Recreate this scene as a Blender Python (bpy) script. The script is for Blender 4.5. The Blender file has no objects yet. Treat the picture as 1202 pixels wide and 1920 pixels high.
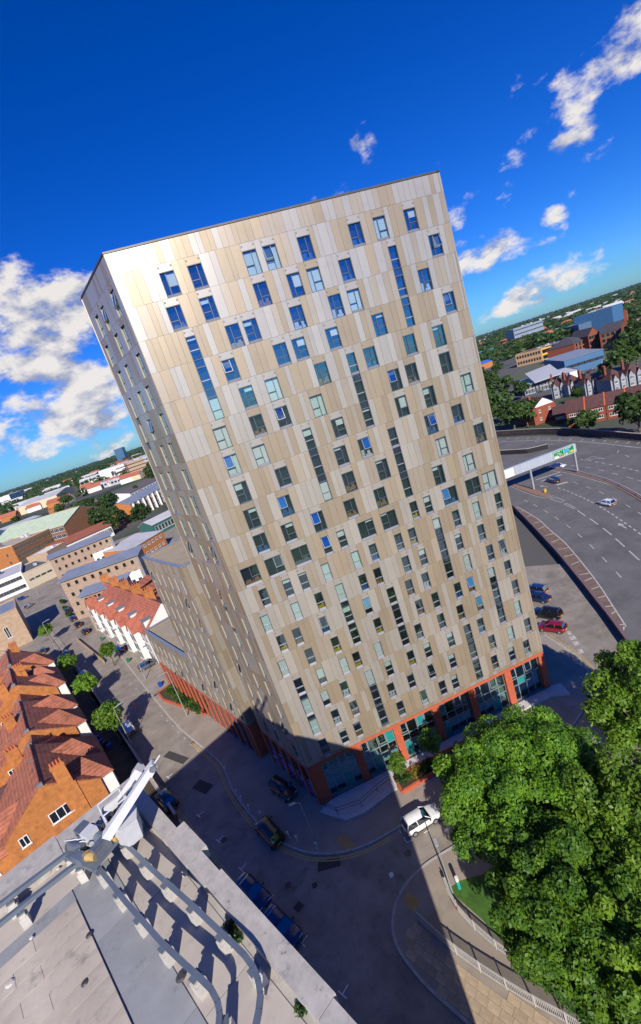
import bpy, math, random
from mathutils import Vector, Matrix
R_ = math.radians
scn = bpy.context.scene
# ---------------------------------------------------------------- camera
CAM = Vector((1.7094, -45.5177, 45.0))
AX = (Vector((0.9165, -0.2618, -0.3024)), Vector((-0.3524, -0.1711, -0.9201)), Vector((0.1891, 0.9498, -0.2491)))  # right, down, forward
FPX = 870.0
cam = bpy.data.cameras.new('camera'); camo = bpy.data.objects.new('camera', cam); scn.collection.objects.link(camo)
r, d, fw = AX
camo.matrix_world = Matrix(((r.x, -d.x, -fw.x, CAM.x), (r.y, -d.y, -fw.y, CAM.y), (r.z, -d.z, -fw.z, CAM.z), (0, 0, 0, 1)))
cam.sensor_fit = 'VERTICAL'; cam.sensor_height = 24.0; cam.lens = 24.0 * FPX / 1920.0
cam.clip_start = 0.5; cam.clip_end = 60000
scn.camera = camo
# ---------------------------------------------------------------- sun and sky
EL, AZ = R_(31.0), R_(81.4)            # elevation; azimuth the shadows point to
TOSUN = Vector((-math.cos(AZ) * math.cos(EL), -math.sin(AZ) * math.cos(EL), math.sin(EL)))
sl = bpy.data.lights.new('sun', 'SUN'); sl.energy = 5.0; sl.angle = R_(0.53); sl.color = (1.0, 0.93, 0.83)
so = bpy.data.objects.new('sun', sl); scn.collection.objects.link(so)
so.rotation_euler = TOSUN.to_track_quat('Z', 'Y').to_euler(); so.location = (0, 0, 200)
world = bpy.data.worlds.new('World'); scn.world = world; world.use_nodes = True
def build_sky():
    nt = world.node_tree; n = nt.nodes; l = nt.links; n.clear()
    def N(t, **k):
        o = n.new(t)
        for a, b in k.items(): setattr(o, a, b)
        return o
    def M(op, a, b=None, clamp=False):
        o = N('ShaderNodeMath', operation=op); o.use_clamp = clamp
        for i, v in enumerate((a, b)):
            if v is None: continue
            if isinstance(v, (int, float)): o.inputs[i].default_value = v
            else: l.new(v, o.inputs[i])
        return o.outputs[0]
    out = N('ShaderNodeOutputWorld'); bg = N('ShaderNodeBackground')
    sky = N('ShaderNodeTexSky', sky_type='NISHITA', sun_disc=False)
    sky.sun_elevation = EL; sky.sun_rotation = math.atan2(TOSUN.x, TOSUN.y); sky.altitude = 100
    sky.air_density = 1.0; sky.dust_density = 0.1; sky.ozone_density = 3.0
    hs = N('ShaderNodeHueSaturation'); hs.inputs['Saturation'].default_value = SKY_SAT; hs.inputs['Value'].default_value = SKY_VAL
    l.new(sky.outputs[0], hs.inputs['Color'])
    gam = N('ShaderNodeMix', data_type='RGBA', blend_type='MULTIPLY'); gam.inputs[0].default_value = 1.0
    l.new(hs.outputs[0], gam.inputs[6]); gam.inputs[7].default_value = SKY_TINT
    tc = N('ShaderNodeTexCoord'); sep = N('ShaderNodeSeparateXYZ'); l.new(tc.outputs['Generated'], sep.inputs[0])
    sc = N('ShaderNodeVectorMath', operation='MULTIPLY'); l.new(tc.outputs['Generated'], sc.inputs[0]); sc.inputs[1].default_value = (1, 1, 1.7)
    # broken fair-weather cumulus
    def fbm(vec, scale, det, rough):
        q = N('ShaderNodeTexNoise'); q.inputs['Scale'].default_value = scale; q.inputs['Detail'].default_value = det; q.inputs['Roughness'].default_value = rough; l.new(vec, q.inputs['Vector']); return q.outputs['Fac']
    n1 = fbm(sc.outputs[0], 8.5, 13, .62)
    mp = N('ShaderNodeVectorMath', operation='ADD'); l.new(sc.outputs[0], mp.inputs[0]); mp.inputs[1].default_value = (-.006, -.03, .045)
    n2 = fbm(mp.outputs[0], 8.5, 7, .58)
    # cloud groups: soft directional lobes around where banks of cloud stand
    cov = None
    for (dx, dy, dz), size, amt in CLOUDS:
        dv = Vector((dx, dy, dz)).normalized()
        dp = N('ShaderNodeVectorMath', operation='DOT_PRODUCT'); l.new(tc.outputs['Generated'], dp.inputs[0]); dp.inputs[1].default_value = dv
        c0 = math.cos(R_(size))
        m = N('ShaderNodeMapRange', interpolation_type='SMOOTHSTEP'); l.new(dp.outputs['Value'], m.inputs[0])
        m.inputs[1].default_value = c0; m.inputs[2].default_value = 1.0; m.inputs[3].default_value = 0.0; m.inputs[4].default_value = amt
        cov = m.outputs[0] if cov is None else M('MAXIMUM', cov, m.outputs[0])
    th = M('SUBTRACT', CLOUD_TH, cov)
    cl = N('ShaderNodeMapRange', interpolation_type='SMOOTHSTEP'); l.new(M('SUBTRACT', n1, th), cl.inputs[0])
    cl.inputs[1].default_value = 0.0; cl.inputs[2].default_value = 0.15; cl.inputs[3].default_value = 0; cl.inputs[4].default_value = 0.95
    # painted cloud shading: sunward sides white, far sides grey-violet
    ramp = N('ShaderNodeValToRGB'); l.new(M('ADD', M('MULTIPLY', M('SUBTRACT', n1, n2), 2.2), 0.5), ramp.inputs[0])
    ramp.color_ramp.elements[0].position = 0.30; ramp.color_ramp.elements[0].color = (3.6, 4.0, 5.4, 1)
    ramp.color_ramp.elements[1].position = 0.66; ramp.color_ramp.elements[1].color = (9.4, 8.9, 8.4, 1)
    mx = N('ShaderNodeMix', data_type='RGBA'); l.new(cl.outputs[0], mx.inputs[0]); l.new(gam.outputs[2], mx.inputs[6]); l.new(ramp.outputs[0], mx.inputs[7])
    l.new(mx.outputs[2], bg.inputs[0]); bg.inputs[1].default_value = 0.077
    l.new(bg.outputs[0], out.inputs[0])
def sdir(px, py):
    v = AX[0] * (px - 601) + AX[1] * (py - 960) + AX[2] * FPX
    return tuple(v.normalized())
SKY_SAT, SKY_VAL, SKY_TINT = 1.42, 1.0, (0.28, 0.64, 1.36, 1)
CLOUD_TH = 0.80
HAZE = 0.000018
CLOUDS = [(sdir(10, 650), 13, .43), (sdir(125, 600), 9, .43), (sdir(100, 700), 11, .43), (sdir(150, 555), 4, .36), (sdir(40, 810), 10, .35), (sdir(190, 790), 8, .34), (sdir(100, 850), 8, .30)]
def streak(x0, y0, x1, y1, n_, size, amt):
    for k in range(n_): CLOUDS.append((sdir(x0 + (x1 - x0) * k / (n_ - 1), y0 + (y1 - y0) * k / (n_ - 1)), size, amt))
streak(1005, 200, 1215, 15, 6, 5.0, .33); streak(830, 360, 945, 330, 3, 4.5, .31); streak(850, 410, 915, 385, 2, 3.5, .30); streak(865, 485, 1030, 430, 5, 3.6, .34); streak(900, 592, 1090, 505, 6, 3.2, .31); streak(1100, 500, 1205, 450, 3, 4.6, .33)
streak(575, 350, 630, 340, 2, 3.0, .30); streak(1020, 366, 1080, 346, 2, 2.6, .28); streak(1100, 388, 1150, 370, 2, 2.6, .29); streak(1055, 290, 1110, 265, 2, 3.2, .30); streak(758, 275, 778, 245, 2, 2.4, .29); streak(680, 262, 702, 292, 2, 2.4, .28)
for k in range(14):      # unseen clouds added out of view to whiten the blue shadow fill
    a_ = R_(150 + k * 17.5 + (k * 37) % 11); e_ = R_(6 + (k * 53) % 34)
    CLOUDS.append(((math.cos(a_) * math.cos(e_), math.sin(a_) * math.cos(e_), math.sin(e_)), 9 + (k * 5) % 6, .36))
build_sky()
vs = scn.view_settings; vs.view_transform = 'Standard'; vs.look = 'None'; vs.exposure = 0.3; vs.gamma = 1.0; vs.use_curve_mapping = False
scn.cycles.max_bounces = 6; scn.cycles.diffuse_bounces = 3; scn.cycles.glossy_bounces = 3; scn.cycles.transparent_max_bounces = 12
scn.cycles.transmission_bounces = 2; scn.cycles.caustics_reflective = False; scn.cycles.caustics_refractive = False

# ---------------------------------------------------------------- layout helpers
def ray(px, py): return AX[0] * (px - 601) + AX[1] * (py - 960) + AX[2] * FPX
def G(px, py, z=0.0):
    v = ray(px, py); t = (z - CAM.z) / v.z
    return CAM + v * t
def proj(P):
    v = Vector(P) - CAM; x, y, z = v.dot(AX[0]), v.dot(AX[1]), v.dot(AX[2])
    return 601 + FPX * x / z, 960 + FPX * y / z
def hgt(P, px, py):
    """height above P of the vertical through P where it meets the ray of (px,py)"""
    v = ray(px, py).normalized(); w = Vector(P) - CAM; u = Vector((0, 0, 1))
    a = v.dot(u); den = 1 - a * a
    return (a * w.dot(v) - w.dot(u)) / den
def dir2(a): return Vector((math.cos(R_(a)), math.sin(R_(a)), 0))

# ---------------------------------------------------------------- materials
def srgb(h):
    c = [int(h[i:i + 2], 16) / 255 for i in (0, 2, 4)]
    return tuple(x / 12.92 if x <= .04045 else ((x + .055) / 1.055) ** 2.4 for x in c)
MATS = {}
def mat(name, col, rough=0.8, metal=0.0, var=0.15, scale=3.0, bump=0.0, bscale=None, objvar=0.0, spec=0.5, coord='Object', detail=5, col2=None, stretch=None):
    if name in MATS: return MATS[name]
    m = bpy.data.materials.new(name); m.use_nodes = True; nt = m.node_tree; n, l = nt.nodes, nt.links
    b = n['Principled BSDF']; b.inputs['Roughness'].default_value = rough; b.inputs['Metallic'].default_value = metal
    b.inputs['Specular IOR Level'].default_value = spec
    if len(col) == 3: col = (*col, 1)
    tc = n.new('ShaderNodeTexCoord'); vec = tc.outputs[coord]
    if stretch:
        mp = n.new('ShaderNodeMapping'); mp.inputs['Scale'].default_value = stretch; l.new(vec, mp.inputs[0]); vec = mp.outputs[0]
    nz = n.new('ShaderNodeTexNoise'); nz.inputs['Scale'].default_value = scale; nz.inputs['Detail'].default_value = detail; nz.inputs['Roughness'].default_value = .62
    l.new(vec, nz.inputs['Vector'])
    rp = n.new('ShaderNodeValToRGB'); l.new(nz.outputs['Fac'], rp.inputs[0])
    if col2 is None:
        a = tuple(max(0, c * (1 - var)) for c in col[:3]); c2 = tuple(min(1, c * (1 + var)) for c in col[:3])
    else: a, c2 = col[:3], col2[:3]
    rp.color_ramp.elements[0].position = .3; rp.color_ramp.elements[0].color = (*a, 1)
    rp.color_ramp.elements[1].position = .7; rp.color_ramp.elements[1].color = (*c2, 1)
    cur = rp.outputs[0]
    if objvar:
        oi = n.new('ShaderNodeObjectInfo'); mr = n.new('ShaderNodeMapRange'); l.new(oi.outputs['Random'], mr.inputs[0])
        mr.inputs[3].default_value = 1 - objvar; mr.inputs[4].default_value = 1 + objvar
        mm = n.new('ShaderNodeMix'); mm.data_type = 'RGBA'; mm.blend_type = 'MULTIPLY'; mm.inputs[0].default_value = 1
        l.new(cur, mm.inputs[6]); l.new(mr.outputs[0], mm.inputs[7]); cur = mm.outputs[2]
    l.new(cur, b.inputs['Base Color'])
    if bump:
        n3 = n.new('ShaderNodeTexNoise'); n3.inputs['Scale'].default_value = bscale or scale * 6; n3.inputs['Detail'].default_value = 4; l.new(vec, n3.inputs['Vector'])
        bp = n.new('ShaderNodeBump'); bp.inputs['Strength'].default_value = bump; bp.inputs['Distance'].default_value = .05
        l.new(n3.outputs['Fac'], bp.inputs['Height']); l.new(bp.outputs[0], b.inputs['Normal'])
    MATS[name] = m; return m
def glass(name, tint, refl=.3, dark=None, rough=.03):
    """window glass: see-through pane with a coated, mirror-like surface"""
    if name in MATS: return MATS[name]
    m = bpy.data.materials.new(name); m.use_nodes = True; nt = m.node_tree; n, l = nt.nodes, nt.links; n.clear()
    out = n.new('ShaderNodeOutputMaterial'); mx = n.new('ShaderNodeMixShader'); gl = n.new('ShaderNodeBsdfGlossy'); gl.inputs['Roughness'].default_value = rough
    gl.inputs['Color'].default_value = (*tint, 1)
    if dark is None:
        tr = n.new('ShaderNodeBsdfTransparent'); tr.inputs['Color'].default_value = (.93, .97, .96, 1)
    else:
        tr = n.new('ShaderNodeBsdfDiffuse'); tr.inputs['Color'].default_value = (*dark, 1)
    lw = n.new('ShaderNodeLayerWeight'); lw.inputs[0].default_value = .25
    mr = n.new('ShaderNodeMapRange'); l.new(lw.outputs['Facing'], mr.inputs[0]); mr.inputs[3].default_value = refl; mr.inputs[4].default_value = .95
    # panes are never quite flat
    tc = n.new('ShaderNodeTexCoord'); nz = n.new('ShaderNodeTexNoise'); nz.inputs['Scale'].default_value = 1.2; l.new(tc.outputs['Object'], nz.inputs['Vector'])
    bp = n.new('ShaderNodeBump'); bp.inputs['Strength'].default_value = .12; bp.inputs['Distance'].default_value = .05; l.new(nz.outputs['Fac'], bp.inputs['Height']); l.new(bp.outputs[0], gl.inputs['Normal'])
    l.new(mr.outputs[0], mx.inputs[0]); l.new(tr.outputs[0], mx.inputs[1]); l.new(gl.outputs[0], mx.inputs[2]); l.new(mx.outputs[0], out.inputs[0])
    MATS[name] = m; return m

# ---------------------------------------------------------------- mesh builder
COL = scn.collection
class MB:
    def __init__(s): s.v = []; s.f = []; s.m = []
    def face(s, pts, m=0):
        i = len(s.v); s.v += [tuple(p) for p in pts]; s.f.append(tuple(range(i, i + len(pts)))); s.m.append(m); return s
    def box(s, x0, x1, y0, y1, z0, z1, m=0, M=None):
        i = len(s.v)
        P = [(x0, y0, z0), (x1, y0, z0), (x1, y1, z0), (x0, y1, z0), (x0, y0, z1), (x1, y0, z1), (x1, y1, z1), (x0, y1, z1)]
        if M is not None: P = [tuple(M @ Vector(p)) for p in P]
        s.v += P
        for q in ((0, 3, 2, 1), (4, 5, 6, 7), (0, 1, 5, 4), (1, 2, 6, 5), (2, 3, 7, 6), (3, 0, 4, 7)):
            s.f.append(tuple(i + k for k in q)); s.m.append(m)
        return s
    def prism(s, poly, z0, z1, m=0, mtop=None, zt=None):
        """poly counter-clockwise in plan"""
        a = sum(poly[k][0] * poly[(k + 1) % len(poly)][1] - poly[(k + 1) % len(poly)][0] * poly[k][1] for k in range(len(poly)))
        if a < 0: poly = list(reversed(poly))
        i = len(s.v); n = len(poly)
        s.v += [(p[0], p[1], z0) for p in poly] + [(p[0], p[1], z1) for p in poly]
        for k in range(n):
            j = (k + 1) % n; s.f.append((i + k, i + j, i + n + j, i + n + k)); s.m.append(m)
        s.f.append(tuple(i + n + k for k in range(n))); s.m.append(m if mtop is None else mtop)
        s.f.append(tuple(i + k for k in reversed(range(n)))); s.m.append(m)
        return s
    def tube(s, p0, p1, r0, r1=None, n=8, m=0, caps=True):
        p0, p1 = Vector(p0), Vector(p1); r1 = r0 if r1 is None else r1
        ax = (p1 - p0); 
        if ax.length < 1e-6: return s
        q = ax.normalized().to_track_quat('Z', 'Y'); i = len(s.v)
        for (p, rr) in ((p0, r0), (p1, r1)):
            for k in range(n):
                a = 2 * math.pi * k / n; s.v.append(tuple(p + q @ Vector((rr * math.cos(a), rr * math.sin(a), 0))))
        for k in range(n):
            j = (k + 1) % n; s.f.append((i + k, i + j, i + n + j, i + n + k)); s.m.append(m)
        if caps:
            s.f.append(tuple(i + n + k for k in range(n))); s.m.append(m); s.f.append(tuple(i + k for k in reversed(range(n)))); s.m.append(m)
        return s
    def path(s, pts, rs, n=8, m=0):
        for k in range(len(pts) - 1): s.tube(pts[k], pts[k + 1], rs[k] if hasattr(rs, '__len__') else rs, rs[k + 1] if hasattr(rs, '__len__') else rs, n, m)
        return s
    def mesh(s, name, mats, smooth=False):
        me = bpy.data.meshes.new(name); me.from_pydata(s.v, [], s.f)
        for mm in (mats if isinstance(mats, (list, tuple)) else [mats]): me.materials.append(mm)
        if any(s.m): me.polygons.foreach_set('material_index', s.m)
        if smooth: me.polygons.foreach_set('use_smooth', [True] * len(me.polygons))
        me.update(); return me
    def build(s, name, mats, parent=None, loc=(0, 0, 0), rz=0.0, smooth=False, **tags):
        return inst(name, s.mesh(name, mats, smooth), parent, loc, rz, **tags)
def inst(name, me, parent=None, loc=(0, 0, 0), rz=0.0, scale=None, rot=None, **tags):
    o = bpy.data.objects.new(name, me); COL.objects.link(o)
    o.parent = parent; o.location = loc; o.rotation_euler = rot or (0, 0, rz)
    if scale: o.scale = scale
    for k, v in tags.items():
        if v is not None: o[k] = v
    return o
def thing(name, label, category, loc=(0, 0, 0), rz=0.0, group=None):
    return inst(name, None, None, loc, rz, label=label, category=category, group=group)
def copy_tree(o, parent=None, loc=None, rz=None, **tags):
    c = o.copy(); COL.objects.link(c); c.parent = parent
    if loc is not None: c.location = loc
    if rz is not None: c.rotation_euler = (0, 0, rz)
    for k, v in tags.items(): c[k] = v
    for ch in list(o.children): copy_tree(ch, c)
    return c
# ================================================================ TOWER
M_PANEL = [mat('panel_silver', (.485, .44, .375), .31, .45, .05, .7, objvar=.07, stretch=(1, 1, .25)),
           mat('panel_champagne', (.435, .365, .275), .33, .42, .06, .7, objvar=.07, stretch=(1, 1, .25)),
           mat('panel_bronze', (.385, .308, .212), .36, .40, .06, .7, objvar=.08, stretch=(1, 1, .25))]
M_LINING = mat('reveal_lining', (.42, .36, .28), .5, .1, .06, 2)
M_FRAME = mat('window_frame_metal', (.10, .115, .135), .4, .3, .05, 2)
M_SASH = mat('sash_metal', (.30, .32, .35), .4, .3, .05, 2)
M_SILL = mat('sill_metal', (.15, .155, .185), .5, .1, .06, 2)
M_COPING = mat('dark_coping_metal', (.09, .085, .08), .45, .4, .1, 1)
M_ROOM = mat('room_dark', (.014, .0135, .0135), .9, 0, .4, .6)  # near-black colour stands in for the unlit rooms behind the panes
M_GLASS = glass('coated_glass', (.52, .82, 1.0), .17)
M_SASHG = glass('sash_glass', (.6, .76, .88), .27)
M_BLIND = [mat('blind_mint', (.70, .80, .74), .8, 0, .05, 2), mat('blind_white', (.80, .81, .78), .8, 0, .05, 2)]
M_STUFFS = [mat('room_blue', (.03, .12, .35), .8), mat('room_white', (.6, .6, .58), .8), mat('room_yellow', (.5, .36, .03), .8), mat('room_grey', (.16, .16, .17), .8), mat('room_wood', (.3, .16, .06), .8)]
M_BRICK = mat('orange_brick', srgb('ad5538'), .85, 0, .16, 2.2, .25, 22)
M_JOINT = mat('panel_backing', (.05, .048, .045), .8, 0, .1, 1)
M_VENT = mat('vent_grille', (.22, .20, .17), .6, .2)
rng = random.Random(7)
ROWZ = [57.22 - 2.783 * i - 1.06 for i in range(19)]   # window-bottom joint of every floor
FH, WH = 2.783, 2.12
FRONT_A = [(28.4,0),(25.1,0),(6.9,0),(13.9,0),(12.0,0),(22.5,0),(4.4,0),(17.3,0),(20.6,1),(17.3,1),(30.4,1),(15.3,1),(12.0,1),(6.9,1),(3.9,1),(28.4,2),(20.6,2),(10.0,2),(14.6,2),(18.6,2),(8.3,2),
 (30.5,3),(22.4,3),(17.4,3),(13.9,3),(12.0,3),(6.9,3),(28.5,4),(20.6,4),(25.1,4),(7.6,4),(15.3,4),(10.2,4),(22.5,5),(28.5,5),(24.5,5),(13.9,5),(10.2,5),(7.6,5),(4.0,5),(30.4,6),(22.5,6),(25.8,6),(15.3,6),(6.9,6),(4.0,6),
 (28.5,7),(25.2,7),(17.4,7),(14.7,7),(8.3,7),(4.0,7),(30.6,8),(25.8,8),(18.6,8),(14.7,8),(7.6,8),(4.0,8),(28.5,9),(24.6,9),(17.5,9),(14.0,9),(10.3,9),(7.0,9),(4.0,9)]
FRONT_D = [(30.5,10),(28.3,10),(25.3,10),(17.7,10),(15.0,10),(7.4,10),(4.5,10),(1.9,10)]
FRONT_B = [(22.5,10),(20.8,10),(12.1,10),(10.3,10),(31.0,11),(28.1,11),(25.4,11),(19.8,11),(12.9,11),(15.0,11),(18.1,11),(9.4,11),(5.0,11),(6.8,11),(2.4,11),(30.6,12),(28.0,12),(25.0,12),(20.3,12),(18.2,12),(12.9,12),(14.7,12),(7.7,12),(1.6,12),(5.0,12),
 (25.4,13),(28.5,13),(30.2,13),(19.9,13),(17.8,13),(12.5,13),(7.3,13),(4.2,13),(2.4,13),(30.3,14),(25.1,14),(20.4,14),(23.4,14),(18.3,14),(13.0,14),(7.8,14),(4.7,14),(1.6,14),(30.7,15),(25.6,15),(23.0,15),(20.4,15),(17.4,15),(12.2,15),(9.5,15),(7.9,15),(5.1,15),
 (30.4,16),(25.1,16),(20.9,16),(17.8,16),(15.6,16),(12.7,16),(4.7,16),(7.1,16),(28.7,17),(31.2,17),(26.0,17),(20.4,17),(17.5,17),(14.8,17),(12.2,17),(7.4,17),(5.1,17),(28.2,18),(25.7,18),(30.4,18),(18.3,18),(20.0,18),(15.7,18),(12.6,18),(7.0,18),(5.2,18),(2.7,18)]
FRONT_S = [(4.4,2),(18.57,4),(25.72,1),(12.0,6),(20.66,7),(22.92,11),(10.15,12),(15.52,13),(23.27,16),(10.23,16),(2.49,15),(28.04,14)]   # first row of three stacked windows
WW = {'A': 1.33, 'D': 1.82, 'B': .89, 'S': .94}
def window_meshes():
    """frame / pane / sill / sash / blind meshes per kind, origin at lower left corner of the opening, facing -y"""
    K = {}
    t = .055
    for k, w in WW.items():
        for mir in (0, 1, 2):
            f = MB(); y0, y1 = -.03, .22
            if mir == 2: f.box(0, .03, -.035, .12, .03, WH, 2); f.box(w - .03, w, -.035, .12, .03, WH, 2); f.box(0, w, -.035, .12, 0, .03, 2); y0 = .121
            f.box(0, t, y0, y1, 0, WH); f.box(w - t, w, y0, y1, 0, WH); f.box(t, w - t, y0, y1, WH - t, WH); f.box(t, w - t, y0, y1, 0, t)
            if k in 'AD':
                u = (.62 if k == 'A' else .47) * w
                if mir == 1: u = w - u
                a, b = (t, u) if mir != 1 else (u, w - t)
                f.box(u - .03, u + .03, .09, .2, t, WH - t); f.box(a, b, .09, .2, .86, .92)
            else:
                a, b = t, w - t; f.box(t, w - t, .09, .2, .86, .94, 1)
            if k == 'B' or k == 'S':
                pass
            g = MB().box(t, w - t, .14, .16, t, WH - t)
            s = MB(); i = 0
            s.face([(0, -.05, .005), (w, -.05, .005), (w, .10, .26), (0, .10, .26)]); s.face([(0, -.05, .005), (0, .1, .26), (0, .1, .0)]); s.face([(w, -.05, .005), (w, .1, .0), (w, .1, .26)])
            sa = MB(); h = WH - t - .92; w2 = b - a      # hinged at its top edge, origin there
            for q in ((0, .04, -h, 0), (w2 - .04, w2, -h, 0), (.04, w2 - .04, -h, -h + .04), (.04, w2 - .04, -.04, 0)): sa.box(q[0], q[1], 0, .05, q[2], q[3])
            sa.box(.04, w2 - .04, .02, .03, -h + .04, -.04, 1)
            bl = MB().box(a if k in 'AD' else t, b if k in 'AD' else w - t, .24, .25, -1, 0)
            bf = MB().box(t, w - t, .24, .25, -1, 0)
            K[k, mir] = dict(frame=f.mesh('window_frame', [M_FRAME, M_SASH, M_LINING]), pane=g.mesh('pane', M_GLASS), sill=s.mesh('sill', M_SILL), sash=sa.mesh('sash', [M_SASH, M_SASHG]),
                             sx=a, w2=w2, blind=[bl.mesh('blind', m) for m in M_BLIND], full=[bf.mesh('blind', m) for m in M_BLIND])
    return K
WK = window_meshes()
CLUT = {}
def add_window(parent, org, ang, u, z, k, rg, tall=None, rich=True):
    """one window of the facade as a part with its sub-parts"""
    mir = 2 if not rich else int(rg.random() < .5); q = WK[k, mir]; w = WW[k]
    M = Matrix.Rotation(ang, 3, 'Z'); base = Vector(org) + M @ Vector((u, 0, 0)) + Vector((0, 0, z))
    o = inst('window', q['frame'], parent, base, ang)
    inst('pane', q['pane'], o)
    if k in 'BD' or rg.random() < .4: inst('sill', q['sill'], o)
    x = rg.random()
    if k in 'AD' and x < .22 or k in 'BS' and x < .09:
        s = inst('open_sash', q['sash'], o, (q['sx'], .05, WH - .055)); s.rotation_euler = (-R_(rg.uniform(7, 20)), 0, 0)
    if not rich: return o
    x = rg.random()
    if x < .13: b = inst('blind', rg.choice(q['full']), o, (0, 0, WH - .05)); b.scale.z = 2.0
    elif x < .38: b = inst('blind', rg.choice(q['blind']), o, (0, 0, WH - .05)); b.scale.z = rg.choice((.3, .45, .7, 1.15))
    elif x < .8 and k in 'ABD':
        c = rg.randrange(5); key = (k, c)
        if key not in CLUT:
            mb = MB(); rr = random.Random(c * 7 + len(k))
            mb.box(.1, w - .1, .3, .5, .1, .3 + .2 * rr.random()); mb.box(.2, .2 + .3 * w, .28, .4, .3, .55 + .35 * rr.random()); mb.box(.62 * w, .85 * w, .27, .4, .3, .7)
            CLUT[key] = mb.mesh('furnishing', M_STUFFS[c])
        inst('furnishing', CLUT[key], o)
    return o
def split(a, b, rg):
    L = b - a
    if L < .12: return []
    if L < .95: return [(a, b)]
    out = []; x = a
    while b - x > 1.25:
        w = rg.choice((.45, .6, .6, .75, .9)); 
        if b - x - w < .4: w = (b - x) / 2
        out.append((x, x + w)); x += w
    if b - x > .95: out += [(x, (x + b) / 2), ((x + b) / 2, b)]
    else: out.append((x, b))
    return out
def facade(parent, org, ang, width, wins, strips, rg, zbot=5.6, ztop=60.7, keep=300, rich=True, rows=None, score=None, strip_win=True):
    rows = ROWZ if rows is None else rows
    occ = {i: [] for i in range(len(rows))}
    for u, i, k in wins: occ[i].append((u - WW[k] / 2, u + WW[k] / 2, k, 0))
    for u, i in strips:
        for j in range(3): occ[i + j].append((u - .47, u + .47, 'S', j))
    P = []           # panels (x0,x1,z0,z1,mat)
    g = .009
    def put(x0, x1, z0, z1, m):
        if x1 - x0 > .05 and z1 - z0 > .03: P.append((x0 + g, x1 - g, z0 + g, z1 - g, m))
    def chain(segs, z0, z1):
        m = rg.choice((0, 1, 2))
        for a, b in segs:
            if rg.random() < .92: m = rg.choice((0, 0, 1, 2, 2))
            put(a, b, z0, z1, m)
    for i, zb in enumerate(rows):
        z0, z1 = zb, zb + FH
        iv = sorted(occ[i]); x = 0
        for a, b, k, j in iv + [(width, width, None, 0)]:
            if a - x > .12: chain(split(x, a, rg), z0, z1)
            if k is None: break
            if k != 'S' or j == 0: put(a, b, z0 + WH, z1, 0 if rg.random() < .7 else 2)
            else: pass
            x = b
    chain(split(0, width, rg), rows[0] + FH, ztop)
    if rows[-1] - zbot > .1: chain(split(0, width, rg), zbot, rows[-1])
    # place panels
    M = Matrix.Rotation(ang, 3, 'Z')
    if keep:
        def area(p):
            c = Vector(org) + M @ Vector(((p[0] + p[1]) / 2, 0, 0)); c.z = (p[2] + p[3]) / 2
            return (p[1] - p[0]) * (p[3] - p[2]) / (c - CAM).length_squared
        P.sort(key=area, reverse=True)
    shared = {}
    for n, p in enumerate(P[:keep]):
        key = (round(p[1] - p[0], 2), round(p[3] - p[2], 2), p[4])
        if key not in shared: shared[key] = MB().box(0, key[0], -.04, 0, 0, key[1]).mesh('cladding_panel', M_PANEL[p[4]])
        inst('cladding_panel', shared[key], parent, Vector(org) + M @ Vector((p[0], 0, 0)) + Vector((0, 0, p[2])), ang)
    if P[keep:]:
        mb = MB()
        for p in P[keep:]: mb.box(p[0], p[1], -.04, 0, p[2], p[3], p[4])
        mb.build('cladding_panel', M_PANEL, parent, org, ang, kind='stuff')
    # vent grilles over the windows, two each
    vb = MB()
    for i in occ:
        for a, b, k, j in occ[i]:
            if j: continue
            for xx in (a + .12, b - .12): vb.box(xx - .07, xx + .07, -.075, -.038, rows[i] + WH + .32, rows[i] + WH + .46)
    vb.build('vent_grille', M_VENT, parent, org, ang, kind='stuff')
    # windows
    for i in occ:
        for a, b, k, j in occ[i]:
            add_window(parent, org, ang, a, rows[i], k, rg, rich=rich)
    if strips:
        for u, i in strips:
            for j in (1, 2):
                zz = rows[i + j] + WH
                mb = SPAN.setdefault('s', MB().box(.05, .89, .10, .16, 0, FH - WH).mesh('spandrel', M_GDARK))
                inst('spandrel', mb, parent, Vector(org) + M @ Vector((u - .47, 0, 0)) + Vector((0, 0, zz)), ang)
                f = SPAN.setdefault('f', MB().box(0, .94, -.028, -.01, 0, .05).box(0, .05, -.03, .2, .05, FH - WH).box(.89, .94, -.03, .2, .05, FH - WH).mesh('spandrel_frame', M_FRAME))
                inst('spandrel_frame', f, parent, Vector(org) + M @ Vector((u - .47, 0, 0)) + Vector((0, 0, zz)), ang)
SPAN = {}
M_GDARK = glass('dark_spandrel_glass', (.6, .8, 1.0), .28, dark=(.012, .016, .022))
def backing(parent, org, ang, width, z0, z1, wins, strips, rows):
    """dark carrier wall behind the cladding with real openings at the windows"""
    mb = MB(); occ = {i: [] for i in range(len(rows))}
    for u, i, k in wins: occ[i].append((u - WW[k] / 2, u + WW[k] / 2, 0))
    for u, i in strips:
        for j in range(3): occ[i + j].append((u - .47, u + .47, j))
    for i, zb in enumerate(rows):
        x = 0
        for a, b, j in sorted(occ[i]) + [(width, width, 9)]:
            if a - x > .02: mb.box(x, a, .004, .30, zb, zb + FH)
            if j == 0: mb.box(a, b, .004, .30, zb + WH, zb + FH)
            x = b
    mb.box(0, width, .004, .3, rows[0] + FH, z1)
    if rows[-1] - z0 > .05: mb.box(0, width, .004, .3, z0, rows[-1])
    mb.build('carrier_wall', M_JOINT, parent, org, ang)

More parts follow.
